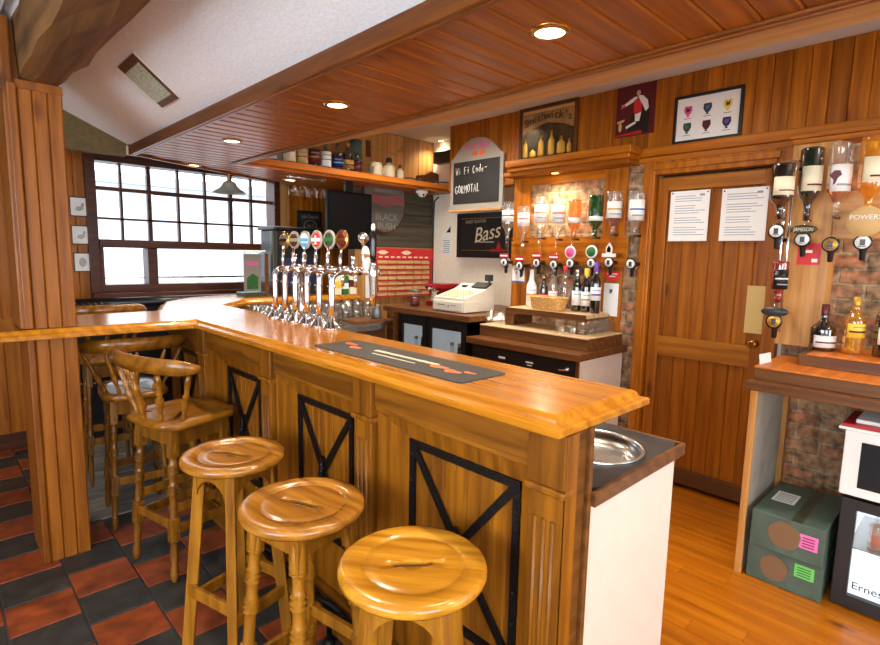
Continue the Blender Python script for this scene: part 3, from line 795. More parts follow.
# ------------------------------------------------------------------ high bar chairs with curved backs
def chair(label):
    t = thing('captain_bar_chair', label, 'bar chair', (0,0,0), 0, 'high-backed bar chairs')
    H = .745
    out = [( .20, -.13), (.215, 0), (.20, .13), (.15, .185), (0, .20), (-.13, .195), (-.19, .14), (-.205, 0), (-.19, -.14), (-.13, -.195), (0, -.20), (.15, -.185)]
    P = []
    for i in range(len(out)):
        a, b = out[i], out[(i+1) % len(out)]
        for k in range(3): f = k/3; P.append((a[0]*(1-f)+b[0]*f, a[1]*(1-f)+b[1]*f))
    mb = MB(); mb.loft(P, [(H-.045, .03), (H-.036, .006), (H-.022, 0), (H-.008, .004), (H, .016), (H-.006, .06), (H-.010, .10)], smooth=True); mb.build('seat', 'chair_wood', t)
    arc = lambda r, z: [(-.06-.165*math.cos(q), .315*math.sin(q), z) for q in [math.radians(-78+13*k) for k in range(13)]]
    # crest rail: a broad bowed board with rolled ends
    c = arc(.20, 0); mb = MB(); rings = []
    for i, p in enumerate(c):
        e = abs(i-6)/6; h = .070 if e < .7 else .070-.04*(e-.7)/.3; zc = .998+.012*(1-e*e)
        d = V((p[0]+.06, p[1]*.45, 0)).normalized()
        rings.append([mb.vert((p[0]+d.x*w, p[1]+d.y*w, zc+z)) for w, z in ((-.012, -h/2), (.012, -h/2), (.016, 0), (.014, h/2-.006), (.004, h/2), (-.010, h/2-.006), (-.014, 0))])
    for a, b in zip(rings, rings[1:]):
        for k in range(7): mb._f([a[k], a[(k+1) % 7], b[(k+1) % 7], b[k]], True)
    mb._f(rings[0][::-1]); mb._f(rings[-1]); mb.build('crest_rail', 'chair_wood', t)
    for q in (-64, -32, 0, 32, 64):
        a = math.radians(q); tp = V((-.06-.165*math.cos(a), .315*math.sin(a), .968)); ft = V((-.02-.158*math.cos(a), .175*math.sin(a), H-.012))
        T, L = leg_T(tp, ft); r = .012
        mb = MB(); mb.lathe([(r*.7, 0), (r*1.1, .03), (r*.7, .045), (r*1.3, .09), (r*1.5, .12), (r*.8, .145), (r*1.4, .155), (r*.8, .165), (r*1.1, L*.85), (r*.7, L)], (0,0,0), 12, T); mb.build('spindle', 'chair_wood', t)
    for sx in (-1, 1):
        for sy in (-1, 1):
            tp = V((.125*sx, .13*sy, H-.04)); ft = V((.165*sx, .165*sy, 0)); T, L = leg_T(tp, ft)
            mb = MB(); mb.lathe(turned(L, .018), (0,0,0), 14, T); mb.box(-.021, .021, -.021, .021, L-.13, L, .003, T); mb.box(-.02, .02, -.02, .02, .19, .30, .003, T); mb.build('leg', 'chair_leg', t)
    for k, (a, b) in enumerate((((1,1),(1,-1)), ((1,-1),(-1,-1)), ((-1,-1),(-1,1)), ((-1,1),(1,1)))):
        for z in ((.24, .335) if k % 2 else (.26,)):
            f = .165-.04*z/.7; mb = MB(); mb.bar((a[0]*f, a[1]*f, z), (b[0]*f, b[1]*f, z), .016, .042, (0,0,1), .003); mb.build('stretcher', 'chair_leg', t)
        f = .125; mb = MB(); mb.bar((a[0]*f, a[1]*f, H-.085), (b[0]*f, b[1]*f, H-.085), .018, .075, (0,0,1), .003); mb.build('apron', 'chair_leg', t)
    return t
c1 = chair('high bar chair with curved back rail, in front of the bar corner')
c1.location = (.838, 2.645, 0); c1.rotation_euler = (0, 0, math.radians(13))
c2 = dup(c1, None, (.785, 3.29, 0), math.radians(84), 'high bar chair pushed under the counter beside the panelled pillar')
c2.scale = (1, .82, 1)
c3 = dup(c1, None, (.80, 3.98, 0), math.radians(84), 'bar chair behind the counter wing, only its back rail showing above the top')
c3.scale = (1, .75, 1.11)
# ------------------------------------------------------------------ beer taps
Zt = 1.1302
tap_y = [2.82, 2.705, 2.59, 2.47, 2.35, 2.235]
badge = [('dark bronze', 'pewter', 'brass', None), ('dark brown', 'dark_wood', 'silver_frame', None), ('white and blue', 'white_gloss', 'silver_frame', 'sky_blue'),
         ('red and white', 'bright_red', 'silver_frame', 'white_gloss'), ('green and silver', 'bottle_olive_p', 'silver_frame', 'leaf_green'), ('dark red-brown', 'burgundy', 'brass', None)]
plain('bottle_olive_p', (60, 66, 50), .3)
where = ['farthest of the six', 'second from the far end', 'third from the far end', 'fourth from the far end', 'second from the near end', 'nearest of the six']
for y, (bn, b1, b2, b3), wh in zip(tap_y, badge, where):
    x = 1.415
    t = thing('beer_tap', 'chrome swan-neck beer tap with %s oval badge, %s' % (bn, wh), 'beer tap', (x, y, Zt), 0, 'row of chrome beer taps on the bar top')
    mb = MB(); mb.lathe([(.046, 0), (.046, .006), (.040, .012), (.036, .022), (.026, .034), (.020, .044), (.0165, .06)], (x, y, Zt), 24)
    mb.build('base', 'chrome', t)
    mb = MB()
    pts = [(x, y, Zt+.05), (x, y, Zt+.12), (x, y, Zt+.20), (x+.002, y, Zt+.225)] + [(x+.055-.055*math.cos(q), y, Zt+.23+.05*math.sin(q)) for q in [PI*k/14 for k in range(1, 8)]] + [(x+.085, y, Zt+.281), (x+.115, y, Zt+.281)]
    mb.tube(pts, .0155, 14)
    mb.lathe([(.0155, 0), (.021, .002), (.021, .008), (.0155, .010)], (x, y, Zt+.205), 18)
    mb.build('swan_neck', 'chrome', t)
    mb = MB(); mb.tube([(x+.112, y, Zt+.281), (x+.164, y, Zt+.281)], .024, 16); mb.tube([(x+.140, y, Zt+.270), (x+.140, y, Zt+.20)], [.012, .008], 12)
    mb.build('tap_body', 'chrome', t)
    mb = MB(); mb.tube([(x+.055, y, Zt+.27), (x+.05, y, Zt+.33), (x+.058, y, Zt+.40)], [.006, .008, .007], 10); mb.tube([(x+.122, y, Zt+.29), (x+.128, y, Zt+.36)], [.007, .011], 10)
    mb.build('badge_stem', 'chrome', t)
    T = FX(x+.062, y, Zt+.438) @ Matrix.Rotation(math.radians(16), 4, 'Y')
    mb = MB(); mb.lathe([(.002, -.008), (.047, -.006), (.049, .002), (.044, .008), (.040, .006), (.002, .006)], (0,0,0), 28, T, sx=.80, sy=1.0); bd = mb.build('badge_rim', b2, t)
    mb = MB(); mb.lathe([(.036, .0055), (.036, .008), (.026, .0095), (.001, .010)], (0,0,0), 28, T, sx=.80, sy=1.0); mb.build('badge_face', b1, bd)
    mb = MB(); mb.box(-.030, .030, -.009, .009, .0085, .0115, .002, T)
    if b3 == 'sky_blue': mb.prism([(-.026,-.016),(-.018,-.032),(0,-.038),(.018,-.032),(.026,-.016)], .009, .0105, T)
    mb.build('badge_band', b3 or b2, bd)
    if b1 == 'bright_red':
        mb = MB(); mb.box(-.005, .005, -.022, .022, .0105, .0125, 0, T); mb.box(-.011, .011, -.024, -.018, .0105, .0125, 0, T); mb.build('badge_mark', 'white_gloss', bd)
mb = MB(); mb.tube([(1.60, 2.885, Zt+.281), (1.60, 2.10, Zt+.281)], .017, 14)
mb.tube([(1.60, 2.14, Zt+.281), (1.598, 2.10, Zt+.281), (1.56, 2.078, Zt+.281)], .015, 10); mb.tube([(1.60, 2.86, Zt+.281), (1.60, 2.86, Zt-.235)], .012, 10)
o = mb.build('tap_manifold', 'chrome'); tag(o, 'horizontal chrome supply pipe running behind the swan-neck taps', 'pipe')
t = thing('tall_tap', 'tall black and chrome tap handle standing apart at the near end of the pipe', 'beer tap', (1.545, 2.075, Zt+.281))
x, y, z = 1.545, 2.075, Zt+.281
mb = MB(); mb.lathe([(.014, -.16), (.017, -.10), (.021, -.02), (.024, 0), (.018, .03), (.012, .05)], (x, y, z), 18); mb.build('tap_body', 'chrome', t)
mb = MB(); mb.lathe([(.012, .05), (.016, .08), (.017, .16), (.014, .19), (.009, .20)], (x, y, z), 18); mb.build('handle', 'black_gloss', t)
mb = MB(); mb.lathe([(.009, .20), (.011, .21), (.008, .228), (.002, .232)], (x, y, z), 14); mb.build('finial', 'white_gloss', t)
mb = MB(); mb.lathe([(.001,0),(.028,0),(.028,.006),(.001,.008)], (0,0,0), 22, FX(x-.02, y+.03, z+.03), sx=.7, sy=1.15); mb.prism([(-.03,.0),(.03,.0),(.018,.03),(0,.038),(-.018,.03)], 0, .006, FX(x-.02, y+.03, z+.088)); mb.build('badge', 'white_gloss', t)
t = thing('round_tap_knob', 'round chrome lever knob beside the nearest tap badge', 'tap lever', (1.50, 2.155, Zt+.281))
mb = MB(); mb.lathe([(.006, 0), (.008, .06), (.007, .13), (.012, .138), (.024, .152), (.027, .165), (.022, .18), (.008, .19)], (1.545, 2.155, Zt+.283), 18); mb.build('lever', 'chrome', t)

# ------------------------------------------------------------------ bottles
GL = {}
def bottle_prof(R, H, neck=.0145, sh=.72):
    return [(R*.86, 0), (R*.97, .004), (R, .012), (R, H*(sh-.16)), (R*.98, H*(sh-.11)), (R*.82, H*(sh-.05)), (R*.55, H*(sh+.0)), (neck*1.25, H*(sh+.07)), (neck, H*.90), (neck*1.15, H*.905), (neck*1.15, H*.93), (neck, H*.935), (neck, H)]
def bottle(loc, H, R, glassm, label, cat='bottle', group=None, lab=('cream_label', .2, .55), cap='black_plastic', inv=False, rz=0, fill=None, name='spirit_bottle', sh=.72, sx=1, sy=1, stripe=None, capl=.10, face=3.93):
    t = thing(name, label, cat, loc, 0, group)
    S = (lambda z: H-z) if inv else (lambda z: z)
    base = loc[2]
    P = bottle_prof(R, H, sh=sh)
    mb = MB(); mb.lathe([(r, S(z)) for r, z in P], loc, 22, sx=sx, sy=sy); bd = mb.build('bottle_body', glassm, t)
    if fill:
        mt_, f = fill
        Q = [(r*.93, z) for r, z in P if .002 < z < H*.8]
        if inv:
            Q = [(r, z) for r, z in Q if z > H*(1-f)*.75]
        else:
            Q = [(r, z) for r, z in Q if z < H*f] + [(R*.9, H*min(f, sh-.12))]
            Q = sorted(set(Q), key=lambda q: q[1])
        mb = MB(); mb.lathe([(r, S(z)) for r, z in Q], loc, 18, sx=sx, sy=sy); mb.build('liquid', mt_, t)
    if lab:
        m_, a, b = lab
        mb = MB(); mb.band(R*1.008, min(S(H*a), S(H*b)), max(S(H*a), S(H*b)), loc, face-1.32, face+1.32, sx, sy); lo = mb.build('label', m_, t)
        if stripe:
            mb = MB(); mid = (a+b)/2; z_ = sorted((S(H*(mid-.035)), S(H*mid))); mb.band(R*1.03, z_[0], z_[1], loc, face-1.1, face+1.1, sx, sy); mb.build('label_band', stripe, lo)
        if H*(b-a) > .06:
            z_ = sorted((S(H*(a+.72*(b-a))), S(H*(a+.79*(b-a))))); mb = MB(); mb.band(R*1.03, z_[0], z_[1], loc, face-.75, face+.75, sx, sy); mb.build('label_print', 'burgundy' if m_ == 'cream_label' else 'paper_print', lo)
    if cap:
        mb = MB(); mb.lathe([(.0165, S(H*(1-capl))), (.0170, S(H*(1-capl)+.004)), (.0170, S(H+.002)), (.012, S(H+.004))], loc, 16); mb.build('cap', cap, t)
    return t

# ------------------------------------------------------------------ optics: inverted bottles on measures
def optic(x, y, ztop, zopt, R, H, glassm, what, lab, liquid=None, head=None, headlabel='', rail_x=3.429, frm='gold', mark='slate', stripe=None, txt=None, group='upside-down bottles on the gallery'):
    """the measure hangs on the rail, the bottle stands upside down in it"""
    zb = ztop-H
    t = thing('optic_measure', 'measure with %s holding the %s' % (headlabel or 'round badge', what), 'spirit measure', (x, y, zopt-.05), 0, 'spirit measures on the gallery')
    mb = MB(); mb.lathe([(.010, -.065), (.012, -.04), (.016, -.03), (.022, -.02), (.022, .03), (.020, .05), (.014, .06), (.014, zb-zopt+.03)], (x, y, zopt), 16); mb.build('barrel', 'clear_glass', t)
    mb = MB(); mb.lathe([(.008, -.085), (.012, -.078), (.013, -.045), (.018, -.035), (.018, -.015)], (x, y, zopt), 14); mb.box(x+.01, rail_x, y-.012, y+.012, zopt-.012, zopt+.012, .003); mb.build('spout', 'black_plastic', t)
    mb = MB(); mb.box(x-.01, rail_x, y-.008, y+.008, zb-.004, zb+.010, .002); mb.build('neck_clip', 'black_plastic', t)
    T = FX(x-.026, y, zopt)
    mb = MB(); mb.lathe([(.001, -.006), (.035, -.006), (.037, 0), (.035, .005), (.030, .005), (.001, .003)], (0,0,0), 24, T); rm = mb.build('badge_rim', 'black_gloss', t)
    mb = MB(); mb.lathe([(.029, .0035), (.029, .0065), (.001, .007)], (0,0,0), 22, T); mb.build('badge_face', 'white_gloss' if frm != 'goldface' else 'gold', rm)
    mb = MB(); mb.box(-.010, .010, -.014, .014, .006, .0085, 0, T); mb.box(-.016, .016, -.020, -.017, .006, .0085, 0, T); mb.build('badge_mark', mark, rm)
    if head:
        kind, hm, hx = head
        T2 = FX(x-.03, y, zopt+.048)
        mb = MB()
        if kind == 'plate': mb.box(-.046, .046, -.014, .026, -.004, .004, .003, T2)
        elif kind == 'oval': mb.lathe([(.001,-.004),(.055,-.004),(.057,0),(.055,.004),(.001,.005)], (0,0,0), 28, T2, sx=1.05, sy=.42)
        elif kind == 'round': mb.lathe([(.001,-.004),(.044,-.004),(.046,0),(.044,.004),(.001,.004)], (0,0,0), 26, FX(x-.03, y, zopt+.078))
        elif kind == 'big': mb.lathe([(.001,-.004),(.072,-.004),(.074,0),(.072,.004),(.001,.004)], (0,0,0), 30, FX(x-.03, y, zopt+.095), sy=.95)
        elif kind == 'house': mb.prism([(-.05,-.012),(.05,-.012),(.05,.012),(.02,.012),(.024,.05),(.0,.085),(-.024,.05),(-.02,.012),(-.05,.012)], -.004, .004, T2)
        hp = mb.build('brand_plate', hm, t)
        mb = MB()
        if kind == 'plate': mb.box(-.036, .036, .0, .012, .004, .0055, 0, T2)
        elif kind == 'round': mb.lathe([(.034,.004),(.034,.0055),(.001,.0055)], (0,0,0), 22, FX(x-.03, y, zopt+.078))
        elif kind == 'oval' and txt: mb.text(txt, .026, Matrix.Translation((0,0,0)) @ FX(x-.035, y, zopt+.048) , .002, .15, width=.085)
        elif kind == 'big' and txt: mb.text(txt, .030, FX(x-.035, y, zopt+.115), .002, .05, width=.12)
        elif kind == 'house': mb.prism([(-.012,.02),(.012,.02),(.014,.045),(0,.065),(-.014,.045)], .004, .0055, T2)
        mb.build('brand_lettering' if txt else 'brand_panel', hx, hp)
    b = bottle((x, y, zb), H, R, glassm, 'upside-down '+what, 'bottle', group, lab, None, True, fill=liquid, stripe=stripe, name='inverted_bottle')
    return t
OX = 3.36
L8 = [
 (2.74, 1.93, 1.455, .048, .30, 'spirit_clear', 'clear bottle nearest the cash register', ('white_card', .22, .52), None, ('plate', 'red', 'white_card'), 'red plate', 'navy'),
 (2.585, 1.89, 1.432, .046, .275, 'spirit_clear', 'shortest clear bottle, second from the register', ('white_card', .2, .55), None, ('plate', 'red', 'white_card'), 'red plate', 'red'),
 (2.425, 1.94, 1.460, .050, .30, 'spirit_clear', 'orange-banded clear bottle beside the shortest one', ('white_card', .18, .58), None, ('plate', 'red', 'white_card'), 'red plate', 'orange'),
 (2.272, 1.94, 1.450, .052, .31, 'spirit_clear', 'wide clear bottle left of the orange spirit', ('white_card', .2, .6), None, ('plate', 'red', 'white_card'), 'red plate', 'orange'),
 (2.133, 1.91, 1.463, .046, .28, 'spirit_orange', 'slim bottle of pale orange spirit', ('white_card', .45, .58), None, ('round', 'white_gloss', 'pink'), 'round pink badge', None),
 (1.965, 1.93, 1.468, .050, .29, 'bottle_green', 'bright green bottle with small label', ('white_card', .5, .6), None, ('round', 'white_gloss', 'leaf_green'), 'round green badge', None),
 (1.832, 1.95, 1.476, .052, .29, 'spirit_clear', 'gold-banded bottle with red spirit in its neck', ('white_card', .25, .62), ('spirit_red', .45), ('house', 'white_gloss', 'black_gloss'), 'white shaped plate', 'gold'),
]
for y, zt, zo, R, H, gm, what, lab, liq, head, hl, stripe in L8:
    optic(OX, y, zt, zo, R, H, gm, what, lab, liq, head, hl, stripe=stripe)
optic(3.36, 1.675, 1.94, 1.47, .052, .29, 'spirit_clear', 'blue-banded clear bottle on the brick by the door', ('white_card', .2, .66), None, None, 'plain black body', rail_x=3.446, stripe='blue')
RX = 3.19
for y, zt, zo, R, H, gm, what, lab, liq, head, hl, stripe, txt in [
 (.695, 2.06, 1.615, .050, .35, 'bottle_olive', 'dark green whiskey bottle with cream label', ('cream_label', .26, .60), None, ('oval', 'bottle_olive_p', 'cream_label'), 'green oval sign', None, 'JAMESON'),
 (.578, 2.07, 1.59, .049, .35, 'spirit_clear', 'half-full amber bottle with a red emblem', ('white_card', .30, .66), ('spirit_amber', .62), None, 'gold-faced badge', None, None),
 (.455, 2.08, 1.60, .052, .36, 'spirit_gold', 'golden whiskey bottle at the picture edge', ('cream_label', .26, .58), None, ('big', 'tan_label', 'white_card'), 'big round sign', None, 'POWERS')]:
    optic(RX, y, zt, zo, R, H, gm, what, lab, liq, head, hl, rail_x=3.268, stripe=stripe, txt=txt, frm='goldface' if 'gold-faced' in hl else '', group='upside-down bottles right of the door')
# little marks on two of the labels
for o in list(COL.objects):
    if o.name.startswith('inverted_bottle') and 'half-full amber' in o.get('label', ''):
        mb = MB(); T = FX(RX-.050, .578, 1.885); mb.prism([(-.03,.03),(-.01,.052),(.012,.05),(.02,.03),(.006,.018),(-.004,-.01),(-.012,-.016),(-.012,.008)], 0, .003, T)
        mb.build('label_emblem', 'burgundy', next(c for c in o.children if c.name.startswith('label')))
# the vertical chrome optic stand fixed to the door post
st = thing('optic_stand', 'chrome double-rod optic stand fixed to the post right of the door', 'optic stand', (3.10, .752, 1.16))
mb = MB(); mb.tube([(3.10, .742, 1.15), (3.10, .742, 2.0)], .006, 10); mb.tube([(3.10, .770, 1.15), (3.10, .770, 2.0)], .006, 10); mb.build('rod', 'chrome', st)
mb = MB(); mb.box(3.06, 3.13, .72, .80, 1.985, 1.99); 
for z in (1.25, 1.60, 1.95): mb.box(3.095, 3.27, .75, .762, z, z+.02)
mb.build('bracket', 'chrome', st)
t = optic(3.03, .772, 1.972, 1.65, .05, .26, 'bottle_dark', 'dark red bottle atop the chrome stand', ('cream_label', .25, .58), None, None, 'white cup', rail_x=3.099, group='upside-down bottles on the chrome stand')
t = optic(3.03, .745, 1.505, 1.21, .036, .20, 'spirit_red', 'black-labelled bottle low on the chrome stand', ('black_plastic', .2, .68), None, ('oval', 'slate', 'silver_frame'), 'grey oval plate', rail_x=3.094, stripe='white_card', frm='goldface', group='upside-down bottles on the chrome stand')

# ------------------------------------------------------------------ bottle gallery left of the door
ga = thing('bottle_gallery', 'wooden bottle gallery with lit header against the brick left of the door', 'bottle gallery', (3.4, 2.3, 1.0))
mb = MB()
mb.box(3.285, 3.454, 1.70, 2.73, 2.18, 2.228, .006); mb.box(3.305, 3.454, 1.715, 2.715, 2.150, 2.18, .006); mb.box(3.33, 3.487, 1.73, 2.78, 2.12, 2.150, .003)
mb.build('header', 'pine_panel_across', ga)
mb = MB(); mb.box(3.462, 3.487, 2.615, 2.765, .994, 2.119, .003); mb.build('side_board', 'pine_panel', ga)
mb = MB(); mb.box(3.462, 3.487, 1.80, 1.965, .994, 2.119, .003); mb.build('side_board', 'pine_panel', ga)
mb = MB(); mb.box(3.462, 3.487, 1.966, 2.614, 2.055, 2.119, .003); mb.build('top_board', 'pine_panel_across', ga)
mb = MB(); mb.box(3.43, 3.461, 1.76, 2.765, 1.445, 1.485, .003); mb.box(3.449, 3.461, 1.76, 2.765, 1.487, 1.655, .002); mb.build('rail', 'pine_panel_across', ga)
downlight(3.385, 2.33, 2.12, 'small lit downlight under the header of the bottle gallery', 'lights over the bottles', .03)
spot('gallery_lamp', (3.34, 2.33, 2.10), 40, (1, .84, .60), 2.75, 1, .05)
gr = thing('whiskey_gallery', 'wooden bottle gallery right of the door, with moulded header and plank', 'bottle gallery', (3.3, .4, 1.0))
mb = MB(); mb.box(3.25, 3.418, -.9, .815, 2.125, 2.15, .005); mb.box(3.262, 3.418, -.9, .806, 2.10, 2.125, .004); mb.build('header', 'pine_panel_across', gr)
mb = MB(); mb.box(3.275, 3.418, .60, .80, 1.065, 2.10, .003); mb.build('side_post', 'pine_pale', gr)
mb = MB(); mb.box(3.272, 3.29, -.9, .595, 1.62, 1.85, .003); mb.build('plank', 'pine_pale_across', gr)
mb = MB(); mb.box(3.29, 3.418, .35, .38, 1.64, 1.83); mb.box(3.29, 3.418, -.6, -.57, 1.64, 1.83); mb.build('cleat', 'pine_pale', gr)
spot('gallery_lamp', (3.33, .30, 2.085), 16, (1, .82, .56), 2.7)
downlight(3.33, .30, 2.10, 'lit downlight under the header right of the door', 'lights over the bottles', .03)
# ------------------------------------------------------------------ back bar, left of the door
bb = thing('back_bar_cabinet', 'brown back bar with stepped plinth and cream end panel, left of the door', 'cabinet', (3.1, 2.15, 0))
mb = MB(); mb.box(2.86, 3.486, 1.733, 2.69, .862, .908, .004); mb.build('counter_slab', 'backbar_wood', bb)
mb = MB(); mb.box(2.895, 3.44, 1.748, 1.765, 0, .862); mb.build('end_panel', 'cream_panel', bb)
mb = MB(); mb.box(2.882, 2.895, 1.745, 1.768, 0, .862, .002); mb.build('end_edge', 'dark_wood', bb)
mb = MB(); mb.box(3.0, 3.46, 1.768, 2.68, .908, .985, .003); mb.build('plinth', 'backbar_wood', bb)
mb = MB(); mb.box(2.996, 3.461, 1.764, 2.68, .985, .993, .002); mb.build('plinth_top', 'backbar_pale', bb)
gw = thing('glass_washer', 'black front-loading machine under the counter slab', 'glass washer', (2.95, 2.2, 0))
mb = MB(); mb.box(2.905, 3.4, 1.775, 2.66, .06, .855); mb.box(2.94, 3.4, 1.80, 2.63, 0, .06); mb.build('body', 'black_plastic', gw)
mb = MB(); mb.box(2.893, 2.905, 1.778, 2.655, .06, .72, .004); mb.build('door', 'black_gloss', gw)
mb = MB(); mb.box(2.895, 2.905, 1.778, 2.655, .745, .850, .003); pn_ = mb.build('control_panel', 'black_plastic', gw)
mb = MB(); mb.lathe([(.016,0),(.014,.014),(.002,.016)], (0,0,0), 16, FX(2.895, 1.83, .80)); mb.tube([(2.893, 1.90, .79), (2.873, 1.88, .79), (2.873, 1.81, .80)], .007, 8); mb.build('handle', 'chrome', gw)
mb = MB(); mb.box(2.8935, 2.895, 2.34, 2.40, .785, .80); mb.box(2.8935, 2.895, 2.10, 2.16, .79, .80); mb.box(2.8935, 2.895, 2.11, 2.15, .772, .778); mb.build('panel_marks', 'white_card', pn_)

sh = thing('bottle_riser_shelf', 'low brown wooden bridge shelf with arched apron standing on the plinth', 'shelf', (3.28, 2.20, .993))
mb = MB(); mb.box(3.12, 3.42, 1.86, 2.53, 1.098, 1.128, .003); mb.build('shelf_top', 'backbar_pale', sh)
mb = MB()
P = [(-.335,.135),(.335,.135),(.335,0),(.265,0),(.255,.085),(.235,.095),(-.235,.095),(-.255,.085),(-.265,0),(-.335,0)]
mb.prism([(p[0], p[1]*.98) for p in P], 0, .02, FX(3.135, 2.195, .9935)); mb.build('apron', 'backbar_wood', sh)
mb = MB(); mb.box(3.155, 3.42, 1.86, 1.885, .9935, 1.098); mb.build('end', 'backbar_wood', sh)
mb = MB(); mb.box(3.155, 3.42, 2.505, 2.53, .9935, 1.098); mb.build('end', 'backbar_wood', sh)
# basket and the bottles on the bridge shelf
Zs = 1.1285
bk = thing('wicker_basket', 'oblong wicker basket in front of the bottles on the bridge shelf', 'basket', (3.21, 2.215, Zs))
mb = MB()
def ell(rx, ry, z, n=32): return [(3.21+rx*math.copysign(abs(math.cos(a))**.6, math.cos(a)), 2.215+ry*math.copysign(abs(math.sin(a))**.6, math.sin(a)), z) for a in [2*PI*k/n for k in range(n)]]
rings = []
for i in range(9):
    f = i/8; rings.append([mb.vert(p) for p in ell(.058+.012*f+(.003 if i % 2 else 0), .122+.018*f+(.003 if i % 2 else 0), Zs+.085*f)])
for a, b in zip(rings, rings[1:]):
    for k in range(32): mb._f([a[k], a[(k+1) % 32], b[(k+1) % 32], b[k]], True)
mb._f(rings[0][::-1])
inn = [mb.vert(p) for p in ell(.060, .128, Zs+.085)]; low = [mb.vert(p) for p in ell(.050, .112, Zs+.012)]
for k in range(32): mb._f([rings[-1][k], rings[-1][(k+1) % 32], inn[(k+1) % 32], inn[k]]); mb._f([inn[k], inn[(k+1) % 32], low[(k+1) % 32], low[k]])
mb._f(low); mb.build('basket_body', 'wicker', bk)
mb = MB(); R_ = ell(.067, .138, Zs+.088, 40); mb.tube(R_+R_[:1], .007, 8); mb.build('basket_rim', 'wicker', bk)
pk = thing('paper_sachets', 'pale paper sachets heaped in the wicker basket', 'sachets', (3.21, 2.215, Zs+.013)); pk['kind'] = 'stuff'
mb = MB(); rnd = random.Random(2)
for k in range(26):
    a = rnd.random()*2*PI; cx, cy = 3.21+.03*(rnd.random()-.5), 2.215+.17*(rnd.random()-.5)
    T = Matrix.Translation((cx, cy, Zs+.03+.055*rnd.random())) @ Matrix.Rotation(a, 4, 'Z') @ Matrix.Rotation(rnd.random()-.5, 4, 'X')
    mb.box(-.02, .02, -.013, .013, -.003, .003, 0, T)
mb.build('sachets', 'tan_label', pk)
G = 'bottles standing on the bridge shelf'
bottle((3.33, 2.46, Zs), .31, .038, 'white_gloss', 'white bottle with dark cap at the left end of the bridge shelf', group=G, lab=('white_card', .12, .5), cap='burgundy', sh=.62, stripe='gold', name='liqueur_bottle')
bottle((3.36, 2.37, Zs), .24, .032, 'bottle_dark', 'small dark bottle with red neck, second on the bridge shelf', group=G, lab=('bright_red', .2, .4), cap='brass', name='liqueur_bottle')
bottle((3.345, 2.275, Zs), .30, .034, 'spirit_clear', 'slim clear bottle behind the wicker basket', group=G, lab=('white_card', .2, .42), cap='pewter', name='spirit_bottle')
bottle((3.33, 2.165, Zs), .31, .040, 'spirit_clear', 'clear bottle with bright red cap behind the basket', group=G, lab=None, cap='bright_red', sh=.66, name='spirit_bottle')
bottle((3.30, 2.045, Zs), .29, .037, 'bottle_olive', 'dark wine bottle with silver cap and white label', group=G, lab=('white_card', .15, .5), cap='steel', name='wine_bottle', capl=.16)
bottle((3.29, 1.965, Zs), .30, .037, 'bottle_dark', 'dark wine bottle with yellow cap and red printed label', group=G, lab=('white_card', .15, .48), cap='yellow', stripe='orange', name='wine_bottle', capl=.2)
bottle((3.28, 1.888, Zs), .345, .036, 'bottle_dark', 'tallest dark wine bottle with purple cap at the right of the shelf', group=G, lab=('white_card', .26, .52), cap='purple', stripe='purple', name='wine_bottle', capl=.22)
# tumblers
def tumbler_proto(name, R, H, label, group, loc):
    t = tag(MB().lathe([(R*.80, 0), (R*.84, .002), (R, H), (R*.94, H), (R*.78, .012), (.001, .010)], (0,0,0), 18, caps=False).build(name, 'clear_glass', origin=(0,0,0)), label, 'glass', group)
    t.location = loc; return t
g0 = tumbler_proto('tumbler', .036, .095, 'clear tumbler among those at the right end of the plinth', 'tumblers at the right of the plinth', (3.06, 1.84, .9935))
for x, y in ((3.14, 1.82), (3.22, 1.815), (3.30, 1.82), (3.38, 1.82), (3.06, 1.92), (3.045, 2.0)): dup(g0, None, (x, y, .9935))
g1 = dup(g0, None, (3.12, 2.63, .9935), label='clear tumbler among those beside the till', group='tumblers beside the till')
for x, y in ((3.04, 2.62), (3.05, 2.54), (3.20, 2.63), (3.28, 2.63), (3.20, 2.57)): dup(g1, None, (x, y, .9935))

